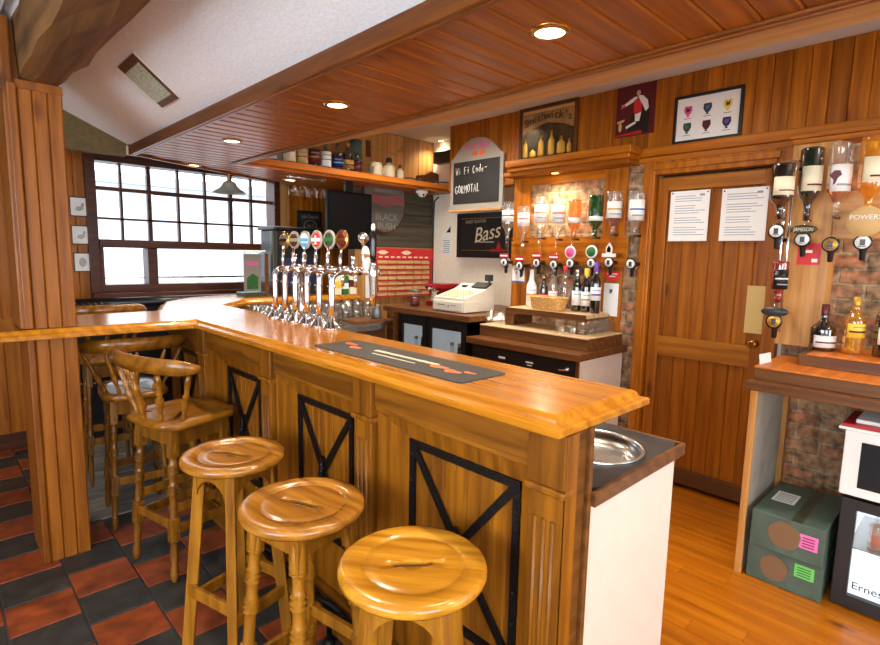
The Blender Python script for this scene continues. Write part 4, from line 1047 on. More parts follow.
# ------------------------------------------------------------------ till counter and bottle coolers in the recess
tc = thing('till_counter', 'brown counter shelf carrying the till, on a wooden end post', 'counter', (3.4, 3.25, 0))
mb = MB(); mb.box(2.90, 3.86, 2.79, 3.75, 1.005, 1.05, .003); mb.box(2.90, 3.46, 2.70, 2.79, 1.005, 1.05, .003); mb.build('counter_slab', 'backbar_wood', tc)
mb = MB(); mb.box(2.92, 3.4, 3.62, 3.72, 0, 1.004, .004); mb.build('end_post', 'backbar_wood', tc)
for nm, y0, y1, lb in (('bottle_cooler', 3.25, 3.60, 'left black bottle cooler with glass door under the till'), ('bottle_cooler', 2.80, 3.235, 'right black bottle cooler with glass door under the till')):
    ck = thing(nm, lb, 'fridge', (3.2, (y0+y1)/2, 0), 0, 'bottle coolers under the till')
    mb = MB(); mb.box(2.99, 3.45, y0, y0+.025, 0, .99); mb.box(2.99, 3.45, y1-.025, y1, 0, .99); mb.box(3.43, 3.45, y0, y1, 0, .99); mb.box(2.99, 3.45, y0, y1, .92, .99); mb.box(2.99, 3.45, y0, y1, 0, .12)
    mb.build('body', 'black_plastic', ck)
    mb = MB(); mb.box(3.415, 3.428, y0+.026, y1-.026, .13, .91); mb.box(3.0, 3.415, y0+.0255, y0+.0275, .13, .91); mb.box(3.0, 3.415, y1-.0275, y1-.0255, .13, .91); mb.build('glowing_liner', 'cooler_glow', ck)
    mb = MB(); mb.box(3.02, 3.41, y0+.028, y1-.028, .55, .556); mb.build('shelf', 'steel', ck)
    mb = MB(); mb.box(2.965, 2.988, y0, y0+.045, .03, .99, .003); mb.box(2.965, 2.988, y1-.045, y1, .03, .99, .003); mb.box(2.966, 2.987, y0+.045, y1-.045, .91, .99); mb.box(2.966, 2.987, y0+.045, y1-.045, .03, .12); dk = mb.build('door', 'black_plastic', ck)
    mb = MB(); mb.box(2.974, 2.978, y0+.045, y1-.045, .12, .91); mb.build('glass', 'door_glass', dk)
    for row, z in (('upper', .557),):
        for k in range(3):
            bottle((3.09, y0+.09+.085*k, z), .23, .03, ['bottle_olive', 'bottle_dark', 'spirit_clear'][k], '%s bottle in the %s, behind its glass door' % (['dark green', 'dark brown', 'clear'][k], lb.split(' with')[0]), group='bottles in the coolers', lab=('white_card', .2, .45), cap='silver_frame', name='beer_bottle')
# the till
tl = thing('cash_register', 'cream electronic cash register on the brown counter shelf', 'till', (3.25, 3.02, 1.0505))
TT = lambda p: p
mb = MB(); mb.box(3.00, 3.36, 2.85, 3.21, 1.056, 1.145, .006); mb.build('drawer_unit', 'white_plastic', tl)
mb = MB(); mb.box(2.992, 3.0, 2.865, 3.195, 1.066, 1.135, .003); dw = mb.build('drawer_front', 'white_plastic', tl)
mb = MB(); mb.lathe([(.008,0),(.008,.003),(.001,.003)], (0,0,0), 12, FX(2.992, 3.015, 1.10)); mb.box(2.989, 2.992, 2.93, 2.99, 1.105, 1.111); mb.box(2.989, 2.992, 3.06, 3.14, 1.105, 1.111); mb.build('lock', 'pewter', dw)
def wedge(mb, y0, y1, P): 
    mb.prism([(p[0], p[1]) for p in P], 0, y1-y0, Matrix(((1,0,0,0),(0,0,-1,y1),(0,1,0,0),(0,0,0,1))))
mb = MB(); wedge(mb, 2.86, 3.20, [(3.01,1.146),(3.36,1.146),(3.36,1.27),(3.335,1.27),(3.24,1.225),(3.01,1.165)]); mb.build('case', 'white_plastic', tl)
mb = MB()
for r in range(5):
    for c_ in range(9):
        x = 3.035+.036*r; z = 1.1655+(x-3.01)*.26
        y = 2.885+.033*c_; mb.box(x, x+.026, y, y+.024, z, z+.009)
mb.build('keys', 'cream_label', tl)
mb = MB(); v = [mb.vert(p) for p in ((3.262,2.86,1.239),(3.262,3.02,1.239),(3.335,3.02,1.272),(3.335,2.86,1.272),(3.255,2.86,1.25),(3.255,3.02,1.25),(3.33,3.02,1.285),(3.33,2.86,1.285))]
for q in ((0,1,2,3),(7,6,5,4),(0,4,5,1),(1,5,6,2),(2,6,7,3),(3,7,4,0)): mb._f([v[i] for i in q])
mb.box(3.26, 3.30, 3.09, 3.13, 1.238, 1.256); mb.build('operator_display', 'black_plastic', tl)
mb = MB(); mb.box(3.34, 3.355, 2.895, 2.905, 1.27, 1.30); mb.box(3.325, 3.355, 2.865, 2.935, 1.298, 1.35, .004); mb.build('customer_display', 'slate', tl)
mb = MB()
for x in (3.03, 3.33):
    for y in (2.88, 3.18): mb.lathe([(.012,0),(.012,.006)], (x, y, 1.0502), 10)
mb.build('foot', 'black_plastic', tl)
# red machine and glass jar left of the till
rm = thing('coffee_machine', 'small shiny red coffee machine left of the till', 'coffee machine', (3.35, 3.45, 1.0505))
mb = MB(); mb.box(3.26, 3.48, 3.36, 3.58, 1.0505, 1.09, .006); mb.box(3.38, 3.48, 3.37, 3.57, 1.09, 1.20, .012); mb.box(3.24, 3.48, 3.36, 3.58, 1.20, 1.25, .014); mb.build('body', 'red_gloss', rm)
mb = MB(); mb.lathe([(.03,0),(.032,.01),(.02,.02)], (3.29, 3.47, 1.178), 16); mb.box(3.22, 3.25, 3.43, 3.51, 1.19, 1.215, .004); mb.build('spout', 'chrome', rm)
jr = thing('glass_jar', 'glass jar with dark contents at the left end of the till counter', 'jar', (3.10, 3.55, 1.0505))
mb = MB(); mb.lathe([(.045,0),(.05,.004),(.05,.10),(.042,.12),(.042,.13)], (3.10, 3.55, 1.0505), 20); mb.build('jar_body', 'clear_glass', jr)
mb = MB(); mb.lathe([(.04,.004),(.045,.01),(.045,.07),(.001,.08)], (3.10, 3.55, 1.0505), 16); mb.build('contents', 'burgundy', jr)
mb = MB(); mb.lathe([(.045,.13),(.046,.135),(.046,.145),(.001,.15)], (3.10, 3.55, 1.0505), 18); mb.build('lid', 'pewter', jr)

# ------------------------------------------------------------------ things on the cream recess wall and the boarded bulkhead
def frame_x(name, label, cat, X, y0, y1, z0, z1, w, fm, pm, depth=.018, mat=None):
    """framed thing hung on a wall that faces -X"""
    t = thing(name, label, cat, (X, (y0+y1)/2, z0))
    mb = MB(); mb.box(X-depth, X, y0, y0+w, z0, z1, .002); mb.box(X-depth, X, y1-w, y1, z0, z1, .002); mb.box(X-depth, X, y0+w, y1-w, z0, z0+w, .002); mb.box(X-depth, X, y0+w, y1-w, z1-w, z1, .002); mb.build('frame', fm, t)
    mb = MB(); mb.box(X-depth*.5, X, y0+w, y1-w, z0+w, z1-w); p = mb.build('picture', pm, t)
    return t, p
# pub mirror with script lettering
t, p = frame_x('advertising_mirror', 'black-framed advertising mirror with slanting script on the cream wall', 'mirror', 3.899, 3.095, 3.815, 1.485, 1.915, .05, 'black_plastic', 'chalkboard')
mb = MB(); mb.text('Bass', .20, FX(3.888, 3.43, 1.715) @ Matrix.Rotation(math.radians(10), 4, 'Z'), .003, .35, width=.34); mb.box(3.887, 3.8895, 3.33, 3.52, 1.632, 1.640); mb.build('script_lettering', 'cream_label', p)
mb = MB(); mb.text("FINEST BURTON", .042, FX(3.888, 3.57, 1.832) @ Matrix.Rotation(math.radians(2), 4, 'Z'), .002, width=.26); mb.build('small_lettering', 'silver_frame', p)
mb = MB(); mb.prism([(-.03,-.03),(.0,.045),(.03,-.03)], 0, .003, FX(3.889, 3.27, 1.60)); mb.box(3.886, 3.889, 3.20, 3.36, 1.545, 1.57); mb.build('red_triangle', 'bright_red', p)
mb = MB(); mb.box(3.886, 3.889, 3.15, 3.76, 1.862, 1.865); mb.box(3.886, 3.889, 3.15, 3.76, 1.555, 1.558); mb.box(3.886, 3.889, 3.155, 3.158, 1.54, 1.865); mb.prism([(-.05,0),(.05,0),(.03,.016),(-.03,.016)], 0, .002, FX(3.889, 3.45, 1.872)); mb.build('gold_border', 'gold', p)
# chalkboard with arched head
STROKES = {'W': [[(0,1),(.25,0),(.5,.7),(.75,0),(1,1)]], 'i': [[(.5,0),(.5,.55)],[(.5,.75),(.5,.82)]], 'F': [[(.1,0),(.1,1),(.8,1)],[(.1,.55),(.65,.55)]],
 'C': [[(.85,.85),(.5,1),(.15,.75),(.1,.35),(.35,.02),(.8,.12)]], 'o': [[(.5,.55),(.2,.4),(.25,.08),(.6,0),(.8,.3),(.5,.55)]], 'd': [[(.7,.45),(.35,.55),(.15,.25),(.4,0),(.7,.12)],[(.75,1),(.72,0)]],
 'e': [[(.2,.28),(.75,.34),(.55,.58),(.22,.42),(.25,.08),(.75,.05)]], '-': [[(.1,.45),(1,.5)]], 'G': [[(.85,.85),(.5,1),(.12,.7),(.12,.25),(.5,0),(.85,.15),(.85,.42),(.55,.42)]],
 'O': [[(.5,1),(.15,.75),(.15,.25),(.5,0),(.85,.25),(.85,.75),(.5,1)]], 'R': [[(.15,0),(.15,1),(.65,.95),(.7,.65),(.15,.5),(.8,0)]], 'M': [[(.05,0),(.15,1),(.5,.4),(.85,1),(.95,0)]],
 'T': [[(.05,1),(.95,1)],[(.5,1),(.5,0)]], 'A': [[(.05,0),(.5,1),(.95,0)],[(.25,.4),(.75,.4)]], 'L': [[(.2,1),(.2,0),(.8,0)]]}
def chalk(mb, txt, X, y, z, adv, h):
    """hand-written chalk letters as thin raised strokes on a board that faces -X"""
    for i, ch in enumerate(txt):
        for st_ in STROKES.get(ch, []):
            mb.tube([(X, y-i*adv*.84-px*adv*.72, z+pz*h+.004*math.sin(i*1.9)+i*.0012) for px, pz in st_], .0028, 6)
cb = thing('chalkboard', 'arched grey-framed chalkboard with a chalked wi-fi code', 'chalkboard', (3.48, 3.195, 1.90))
Y0, Y1 = 2.895, 3.50
P = [(-.302, 0), (.302, 0), (.302, .44), (.27, .455), (.225, .50), (.16, .555), (.08, .59), (0, .60), (-.08, .59), (-.16, .555), (-.225, .50), (-.27, .455), (-.302, .44)]
mb = MB(); mb.prism(P, 0, .02, FX(3.486, 3.195, 1.905)); mb.build('frame', 'silver_frame', cb)
mb = MB(); mb.box(3.461, 3.4655, 2.93, 3.46, 1.955, 2.315); sl = mb.build('slate', 'chalkboard', cb)
mb = MB(); mb.box(3.44, 3.486, 2.885, 3.505, 1.885, 1.904, .003); mb.build('ledge', 'pine_pale_across', cb)
mb = MB(); chalk(mb, 'Wi Fi Code-', 3.4605, 3.43, 2.205, .040, .062); chalk(mb, 'GORMOTAL', 3.4605, 3.435, 2.045, .044, .066); mb.build('chalk_writing', 'chalk', sl)
mb = MB(); mb.text('Red Bull', .095, FX(3.4655, 3.18, 2.435), .002, 0, width=.27); mb.build('pink_lettering', 'pink', cb)
mb = MB()
for s_ in (-1, 1): mb.prism([(s_*.005,.0),(s_*.02,.022),(s_*.05,.026),(s_*.075,.012),(s_*.07,-.016),(s_*.045,-.006),(s_*.03,-.02),(s_*.015,-.012)], 0, .002, FX(3.4658, 3.17, 2.367))
mb.build('orange_emblem', 'orange', cb)
# sheets of paper on the cream wall
t = thing('hanging_calendar', 'narrow pale calendar sheet hanging on the cream wall near the corner', 'calendar', (3.89, 3.975, 1.496))
mb = MB(); mb.box(3.896, 3.899, 3.91, 4.045, 1.496, 1.74); mb.build('sheet', 'white_card', t)
mb = MB(); mb.prism([(-.02,-.03),(.04,-.03),(.04,.03)], 0, .004, FX(3.896, 3.96, 1.765)); mb.build('clip', 'black_plastic', t)
mb = MB()
for k in range(7): mb.box(3.895, 3.896, 3.93, 4.03-.008*(k % 3), 1.53+.02*k, 1.537+.02*k)
mb.build('print', 'paper_print', t)
cbl = MB().tube([(3.89, 4.10, 2.10), (3.892, 4.165, 2.06), (3.892, 4.175, 1.9), (3.892, 4.175, 1.2)], .008, 8).build('wall_cable', 'slate'); tag(cbl, 'dark cable running down the corner of the cream wall', 'cable')
# pictures on the boards over the bar
t, p = frame_x('pub_mirror', 'brown-framed old pub mirror with arched lettering, left on the boarded wall', 'mirror', 3.498, 2.225, 2.755, 2.235, 2.655, .028, 'dark_wood', 'mirror_tan')
mb = MB()
for i, ch in enumerate("Smithwick's"):
    f = (i-5)/5; mb.text(ch, .085, FX(3.487, 2.49-f*.20, 2.535+.035*(1-f*f)+.0) @ Matrix.Rotation(-f*.16, 4, 'Z'), .003)
mb.build('arched_lettering', 'black_plastic', p)
mb = MB()
for k, (y, h, w_) in enumerate(((2.69,.16,.026),(2.62,.07,.035),(2.545,.17,.030),(2.45,.18,.032),(2.36,.13,.04),(2.29,.10,.02))):
    mb.lathe([(w_*.6, 0), (w_, .01), (w_*.9, h*.6), (w_*.35, h*.75), (w_*.3, h)], (0,0,0), 10, FX(3.487, y, 2.275) @ Matrix.Rotation(-PI/2, 4, 'X') @ Matrix.Diagonal((1, .06, 1, 1)))
mb.build('bottle_reflections', 'gold', p)  # bottle reflections put into the mirror as flat gold shapes
mb = MB(); mb.prism([(-.232,-.17),(.232,-.17),(.232,.02),(.15,.055),(0,.085),(-.15,.055),(-.232,.02)], 0, .001, FX(3.489, 2.49, 2.435)); mb.build('dark_lower_face', 'mirror_dark', p)  # dark lower part of the mirror behind the painted reflections
mb = MB(); mb.box(3.486, 3.488, 2.26, 2.72, 2.605, 2.63); mb.build('top_band', 'tan_label', p)
t = thing('portrait_print', 'dark unframed print of a figure in red and white on a seat', 'picture', (3.498, 1.79, 2.325))
mb = MB(); mb.box(3.486, 3.499, 1.655, 1.925, 2.325, 2.648, .002); p = mb.build('board', 'burgundy', t)
PC = (1.79, 2.487)
def fig(nm, m_, X, polys):
    mb = MB()
    for P in polys: mb.prism(P, 0, .0012, FX(X, *PC))
    mb.build(nm, m_, p)
def oval(cx, cy, rx, ry, n=14): return [(cx+rx*math.cos(2*PI*k/n), cy+ry*math.sin(2*PI*k/n)) for k in range(n)]
fig('dark_chair', 'black_plastic', 3.4860, [[(-.045,-.15),(.085,-.15),(.085,.0),(.02,.02),(-.02,-.02)], [(.085,-.15),(.10,-.15),(.10,.06),(.09,.07)]])
fig('white_robe', 'white_card', 3.4856, [[(.02,.09),(.05,.085),(.085,.05),(.095,.0),(.075,-.02),(.05,.03),(.03,.05)], [(-.005,.085),(.02,.08),(-.02,.05),(-.075,.03),(-.08,.045)], [(.0,-.02),(.045,-.02),(.035,-.075),(.005,-.075)], [(.0,-.075),(.015,-.085),(-.055,-.115),(-.06,-.10)]])
fig('red_vest', 'bright_red', 3.4852, [[(-.01,.05),(.025,.075),(.045,.03),(.05,-.02),(-.005,-.03)]])
fig('red_carpet', 'red', 3.4852, [[(-.13,-.158),(.06,-.158),(.05,-.135),(-.125,-.148)]])
fig('red_cuff', 'bright_red', 3.4852, [[(-.10,.035),(-.07,.045),(-.07,.025),(-.10,.018)]])
fig('face', 'skin', 3.4850, [oval(.02,.105,.014,.018), oval(-.088,.04,.008,.008)])
fig('small_table', 'tan_label', 3.4858, [[(-.125,-.06),(-.07,-.05),(-.075,-.065),(-.12,-.075)], oval(-.10,-.10,.012,.03)])
t, p = frame_x('emblem_print', 'black-framed white print of six small coloured emblems', 'picture', 3.498, 1.125, 1.525, 2.225, 2.515, .018, 'black_plastic', 'white_card')
for i, (c1_, c2_) in enumerate((('pink', 'slate'), ('slate', 'blue'), ('yellow', 'slate'), ('slate', 'leaf_green'), ('burgundy', 'slate'), ('navy', 'purple'))):
    cy = 1.44-.115*(i % 3); cz = 2.42-.10*(i//3)
    mb = MB(); T = FX(3.489, cy, cz); mb.prism([(-.022,.028),(.022,.028),(.025,.0),(.012,-.022),(.004,-.026),(.010,-.036),(-.010,-.036),(-.004,-.026),(-.012,-.022),(-.025,0)], 0, .0012, T); e_ = mb.build('emblem', c1_, p)
    mb = MB(); mb.prism([(-.012,.022),(.0,.012),(.014,.024),(.010,-.004),(-.010,-.008)], .0012, .002, T); mb.box(-.022, .022, -.048, -.045, 0, .001, 0, T); mb.build('emblem_detail', c2_, e_)
# two notices on the door
for nm, y0, y1, z0, z1, lb in (('door_notice', 1.275, 1.515, 1.622, 1.935, 'white typed notice pinned on the door, the left one'), ('door_notice', .955, 1.205, 1.622, 1.93, 'white typed notice pinned on the door, the right one')):
    t = thing(nm, lb, 'notice', (3.50, (y0+y1)/2, z0), 0, 'notices on the door')
    mb = MB(); mb.box(3.502, 3.5045, y0, y1, z0, z1); mb.build('sheet', 'white_card', t)
    mb = MB(); r_ = random.Random(int(y0*100))
    for k in range(17):
        if k in (3, 8, 12): continue
        L_ = (y1-y0)*(.5+.3*r_.random()); mb.box(3.501, 3.5021, y1-.03-L_, y1-.03, z1-.035-.015*k, z1-.031-.015*k)
    mb.box(3.501, 3.5021, y0+.03, y0+.06, z1-.035, z1-.022); mb.build('typed_lines', 'paper_print', t)
    mb = MB()
    for yy in (y0+.012, y1-.012): mb.lathe([(.005,0),(.005,.003),(.001,.005)], (0,0,0), 8, FX(3.502, yy, z1-.012))
    mb.build('pin', 'slate', t)
# notices in the gallery
def card_x(name, label, X, y0, y1, z0, z1, base, extra=()):
    t = thing(name, label, 'card', (X, (y0+y1)/2, z0)); mb = MB(); mb.box(X-.003, X, y0, y1, z0, z1); p = mb.build('sheet', base, t)
    for nm_, m_, a, b, c_, d in extra: mb = MB(); mb.box(X-.0045, X-.003, y0+(y1-y0)*a, y0+(y1-y0)*b, z0+(z1-z0)*c_, z0+(z1-z0)*d); mb.build(nm_, m_, t)
    return t
card_x('price_notice', 'small white notice with a blue foot under the first measures', 3.4615, 2.63, 2.755, 1.295, 1.43, 'white_card', (('blue_foot', 'blue', 0, 1, 0, .09), ('green_patch', 'leaf_green', .25, .35, .3, .42), ('pink_patch', 'label_pink', .55, .7, .5, .7), ('printed_lines', 'paper_print', .2, .8, .75, .82)))
t = thing('red_sticker', 'red rounded sticker above the white leaflet by the gallery post', 'sticker', (3.46, 1.87, 1.345))
P = [(.06*math.cos(a)*1.05, .036*math.sin(a)+.004*math.cos(2*a)) for a in [2*PI*k/24 for k in range(24)]]
mb = MB(); mb.prism(P, 0, .003, FX(3.4615, 1.868, 1.386)); mb.build('sticker', 'bright_red', t)
mb = MB(); mb.box(3.457, 3.4585, 1.83, 1.905, 1.392, 1.400); mb.box(3.457, 3.4585, 1.845, 1.89, 1.375, 1.382); mb.build('pale_words', 'white_card', t)
card_x('wine_leaflet', 'tall white leaflet with a small green leaf, on the gallery post', 3.4615, 1.815, 1.925, 1.10, 1.33, 'white_card', (('leaf', 'leaf_green', .4, .6, .74, .82), ('grape', 'purple', .45, .58, .69, .74), ('base_line', 'black_plastic', .5, .9, .01, .04)))
card_x('red_notice', 'square red notice below the measures right of the door', 3.2745, .635, .735, 1.49, 1.60, 'bright_red', (('white_mark', 'white_card', .1, .35, .12, .28), ('white_words', 'white_card', .35, .65, .55, .68)))
# ------------------------------------------------------------------ far arm of the bar and partition
# shelf under the arm with drainers and rows of glasses
us = thing('under_bar_shelf', 'pale drainer shelf behind the bar, holding rows of glasses', 'shelf', (2.3, 3.8, 0))
mb = MB(); mb.prism([(1.62,3.45),(2.55,3.35),(2.88,3.62),(2.88,4.05),(1.78,4.05),(1.62,3.80)], .905, .945); mb.build('shelf_top', 'steel', us)
mb = MB(); mb.prism([(1.66,3.50),(2.50,3.42),(2.86,3.66),(2.86,4.05),(1.80,4.05),(1.66,3.80)], 0, .905); mb.build('carcass', 'backbar_wood', us)
mb = MB(); mb.box(2.44, 2.80, 3.50, 3.72, .9455, .965, .003); mb.build('drip_tray', 'backbar_wood', us)
g2 = tumbler_proto('pint_glass', .042, .145, 'clear pint glass in the rows under the far arm of the bar', 'pint glasses under the bar arm', (1.80, 3.78, .9455))
g2.data.materials[0] = M['pint_glass_clear']
first = True
for r_, y in enumerate((3.78, 3.88, 3.98)):
    for k in range(11):
        x = 1.80+.105*k+.02*(r_ % 2)
        if first: first = False; continue
        if x > 2.83: continue
        dup(g2, None, (x, y, .9455))
# jug with a handle near the end post
jg = thing('metal_jug', 'small dark metal jug at the end of the row of glasses', 'jug', (2.70, 3.56, .9655))
mb = MB(); mb.lathe([(.045,0),(.05,.01),(.045,.06),(.036,.10),(.042,.115)], (2.70, 3.58, .9655), 18); mb.build('jug_body', 'pewter', jg)
mb = MB(); mb.tube([(2.66+.0, 3.555, 1.07), (2.62, 3.54, 1.06), (2.62, 3.54, 1.01), (2.655, 3.555, .985)], .006, 8); mb.build('handle', 'pewter', jg)
# things standing on the far arm
ZA = 1.1305
dm = thing('drinks_dispenser', 'tall black drinks dispenser with an olive side, behind the farthest tap', 'dispenser', (2.36, 4.42, ZA))
mb = MB(); mb.box(2.16, 2.60, 4.28, 4.56, ZA, 1.69, .012); mb.box(2.14, 2.62, 4.26, 4.58, 1.69, 1.72, .008); mb.build('body', 'black_plastic', dm)
mb = MB(); mb.box(2.125, 2.158, 4.27, 4.315, ZA, 1.68, .008); mb.build('side_panel', 'bottle_olive_p', dm)
mb = MB(); mb.box(2.22, 2.54, 4.27, 4.281, 1.20, 1.45, .004); mb.build('front_recess', 'navy', dm)
db = thing('collection_box', 'clear acrylic box with green and red print at the window end of the bar', 'display box', (1.96, 4.32, ZA))
mb = MB(); mb.box(1.86, 2.055, 4.25, 4.40, ZA, 1.165, .004); mb.build('box_base', 'bottle_olive_p', db)
mb = MB(); mb.box(1.865, 2.05, 4.255, 4.395, 1.166, 1.50); mb.build('box_case', 'door_glass', db)
mb = MB(); mb.box(1.86, 2.055, 4.25, 4.40, 1.5005, 1.512, .003); mb.build('box_lid', 'white_gloss', db)
mb = MB(); mb.box(1.885, 2.03, 4.30, 4.304, 1.17, 1.48); cd_ = mb.build('card', 'silver_frame', db)
mb = MB(); mb.prism([(-.05,-.06),(.045,-.06),(.05,.04),(.0,.07),(-.05,.03)], 0, .002, FY(1.96, 4.3, 1.25)); mb.build('green_print', 'leaf_green', cd_)
mb = MB(); mb.box(1.90, 2.01, 4.297, 4.30, 1.39, 1.42); mb.build('red_print', 'label_pink', cd_)
dboard = thing('wooden_box', 'plain brown wooden box beside the clear collection box', 'box', (2.08, 4.33, ZA))
mb = MB(); mb.box(2.062, 2.10, 4.29, 4.40, ZA, 1.49, .003); mb.build('box_body', 'oak_end', dboard)
for x, w_, h_, m_, m2, lb in ((2.66, .07, .20, 'cream_label', 'yellow', 'pale carton with yellow foot seen between the taps'), (2.74, .06, .17, 'leaf_green', 'white_card', 'small green carton seen between the taps'), (2.82, .075, .22, 'cream_label', 'burgundy', 'cream carton with a dark red band, nearest the black tap handle')):
    t = thing('small_carton', lb, 'carton', (x, 4.12, ZA))
    mb = MB(); mb.box(x-w_/2, x+w_/2, 4.09, 4.15, ZA, ZA+h_, .002); b_ = mb.build('carton_body', m_, t)
    mb = MB(); mb.box(x-w_/2-.0008, x+w_/2+.0008, 4.0885, 4.1515, ZA+h_*.3, ZA+h_*.6); mb.build('carton_band', m2, b_)
# television and round sign
tv = thing('television', 'black flat television under the canopy, partly hiding the round-ended sign', 'television', (2.70, 3.98, 1.54))
mb = MB(); mb.box(2.47, 2.93, 3.955, 4.00, 1.54, 2.03, .006); mb.build('cabinet', 'screen_black', tv)
mb = MB(); mb.box(2.485, 2.915, 3.951, 3.955, 1.565, 2.015); mb.build('screen', 'screen_black', tv)
mb = MB(); mb.box(2.66, 2.74, 3.97, 4.0, 2.03, 2.135, .003); mb.build('mount', 'black_plastic', tv)
sg = thing('shield_sign', 'grey and dull red shield-shaped whiskey sign on the dark boards', 'sign', (3.22, 4.17, 1.69))
def shield(k): return [(-.255*k, .26*k), (-.26*k, .10*k), (-.24*k, -.02*k), (-.18*k, -.11*k), (-.09*k, -.17*k), (0, -.19*k), (.09*k, -.17*k), (.18*k, -.11*k), (.24*k, -.02*k), (.26*k, .10*k), (.255*k, .26*k)]
mb = MB(); mb.prism(shield(1), 0, .022, FY(3.235, 4.184, 1.885)); mb.build('sign_edge', 'dark_wood', sg)
mb = MB(); mb.prism(shield(.93), .022, .026, FY(3.235, 4.184, 1.89)); fc = mb.build('sign_face', 'pewter', sg)
mb = MB(); mb.prism([(-.235,.06),(-.13,.10),(.0,.06),(.12,.10),(.235,.09),(.23,.17),(.12,.19),(0,.15),(-.12,.18),(-.235,.16)], .026, .028, FY(3.235, 4.184, 1.89)); mb.build('red_band', 'dull_red', fc)
mb = MB(); T = FY(3.255, 4.155, 1.885); mb.text('BLACK', .095, T @ Matrix.Translation((.0, -.03, 0)), .002, width=.27); mb.text('BUSH', .085, T @ Matrix.Translation((.0, -.115, 0)), .002, width=.21); mb.text('BUSHMILLS', .05, T @ Matrix.Translation((-.0, .215, 0)), .002, width=.28); mb.build('sign_lettering', 'silver_frame', fc)
# snack card on the boarded partition
nc = thing('snack_card', 'red-headed card hung with small snack packets on the partition', 'snack card', (3.5, 4.15, 1.08))
mb = MB(); mb.box(3.11, 3.885, 4.172, 4.178, 1.08, 1.56); mb.build('backing_card', 'red', nc)
mb = MB(); mb.box(3.11, 3.885, 4.168, 4.172, 1.455, 1.56); hd = mb.build('header', 'bright_red', nc)
mb = MB()
for x in (3.22, 3.52): mb.prism([(-.07,0),(-.02,.02),(.02,.02),(.07,0),(.02,-.02),(-.02,-.02)], 0, .002, FY(x, 4.168, 1.52))
for k in range(9): mb.box(3.17+.075*k, 3.17+.075*k+.045, 4.166, 4.168, 1.468, 1.482)
mb.build('header_marks', 'cream_label', hd)
pkt = None
for c_ in range(6):
    for r_ in range(7):
        x = 3.205+.112*c_; z = 1.415-.052*r_
        if pkt is None:
            mb = MB(); mb.box(-.053, .053, -.012, .006, -.026, .026, .005); pkt = mb.build('snack_packet', 'tan_label', nc); bnd = MB().box(-.0532, .0532, -.0128, -.005, -.024, -.006).build('packet_band', 'red', pkt)
            bnd.location = (0,0,0); pkt.location = (0,0,0)
            # built about the origin: shift both meshes back
            for o_ in (pkt, bnd):
                for v_ in o_.data.vertices: v_.co += wloc(nc)
            q = pkt
        else: q = dup(pkt, nc)
        q.location = V((x, 4.155-.006*(r_ % 2), z))-wloc(nc)
        q.rotation_euler = (math.radians(-14), 0, math.radians(7*((c_*2+r_) % 3-1)))
mb = MB(); mb.box(3.02, 3.105, 4.17, 4.178, 1.08, 1.47); o = mb.build('white_leaflet', 'white_card'); tag(o, 'narrow pale leaflet pinned beside the snack card', 'leaflet')
# camera dome and cable under the canopy
t = thing('ceiling_camera', 'small white dome camera under the right end of the canopy', 'camera', (3.55, 3.98, 2.12))
mb = MB(); mb.lathe([(.06, 2.126), (.06, 2.10), (.045, 2.095), (.04, 2.08), (.025, 2.065), (.002, 2.06)], (3.55, 3.98, 0), 22); mb.build('housing', 'white_gloss', t)
mb = MB(); mb.lathe([(.012, 0), (.010, .006), (.002, .008)], (0,0,0), 12, FY(3.54, 3.945, 2.082)); mb.build('lens', 'black_gloss', t)
# hanging wine glasses under the canopy
hr = MB()
for y in (3.952, 3.998): hr.tube([(2.12, y, 2.097), (2.46, y, 2.097)], .005, 8)
for x in (2.125, 2.455):
    for y in (3.952, 3.998): hr.tube([(x, y, 2.126), (x, y, 2.097)], .004, 6)
tag(hr.build('glass_rack', 'steel'), 'thin metal glass rack under the canopy beside the television', 'rack')
mbg = MB(); mbg.lathe([(.034, .105), (.034, .102), (.005, .097), (.005, .045), (.018, .03), (.036, -.0), (.034, -.045), (.032, -.045), (.033, 0), (.015, .03), (.001, .038)], (0,0,0), 18, caps=False)
wg = mbg.build('hanging_wine_glass', 'clear_glass', origin=(0,0,0)); tag(wg, 'wine glass hanging upside down from the rack under the canopy', 'glass', 'hanging wine glasses')
wg.location = (2.16, 3.975, 2.0)
for x in (2.25, 2.34, 2.42): dup(wg, None, (x, 3.975, 2.0))
# mirror sign on the far wall, pendant lamp, framed prints, bench
t = thing('whiskey_mirror', 'small black framed whiskey mirror on the wooden wall right of the window', 'mirror', (2.88, 4.97, 1.70))
mb = MB(); mb.box(2.745, 3.02, 4.95, 4.976, 1.69, 1.925, .003); mb.build('frame', 'black_plastic', t)
mb = MB(); mb.box(2.765, 3.0, 4.946, 4.95, 1.71, 1.905); p = mb.build('face', 'slate', t)
mb = MB(); mb.text("Jack Daniel's", .05, FY(2.882, 4.944, 1.865), .002, width=.20); mb.lathe([(.075,0),(.075,.002),(.066,.002),(.066,0)], (0,0,0), 26, FY(2.882, 4.946, 1.775), caps=False, sy=.75); mb.text('No.7', .045, FY(2.882, 4.944, 1.775), .002, width=.07); mb.build('lettering', 'silver_frame', p)
t = thing('pendant_lamp', 'grey bell-shaped pendant lamp hanging in front of the window', 'pendant lamp', (1.925, 4.66, 2.0))
mb = MB(); mb.lathe([(.140, 2.0), (.120, 2.015), (.085, 2.035), (.062, 2.06), (.055, 2.085), (.03, 2.10), (.03, 2.097), (.052, 2.081), (.059, 2.058), (.082, 2.032), (.118, 2.011)], (1.945, 4.68, 0), 28, caps=False); mb.build('lamp_shade', 'shade_grey', t)
mb = MB(); mb.tube([(1.945, 4.68, 2.09), (1.945, 4.68, 2.262)], .008, 8); mb.build('stem', 'brass', t)
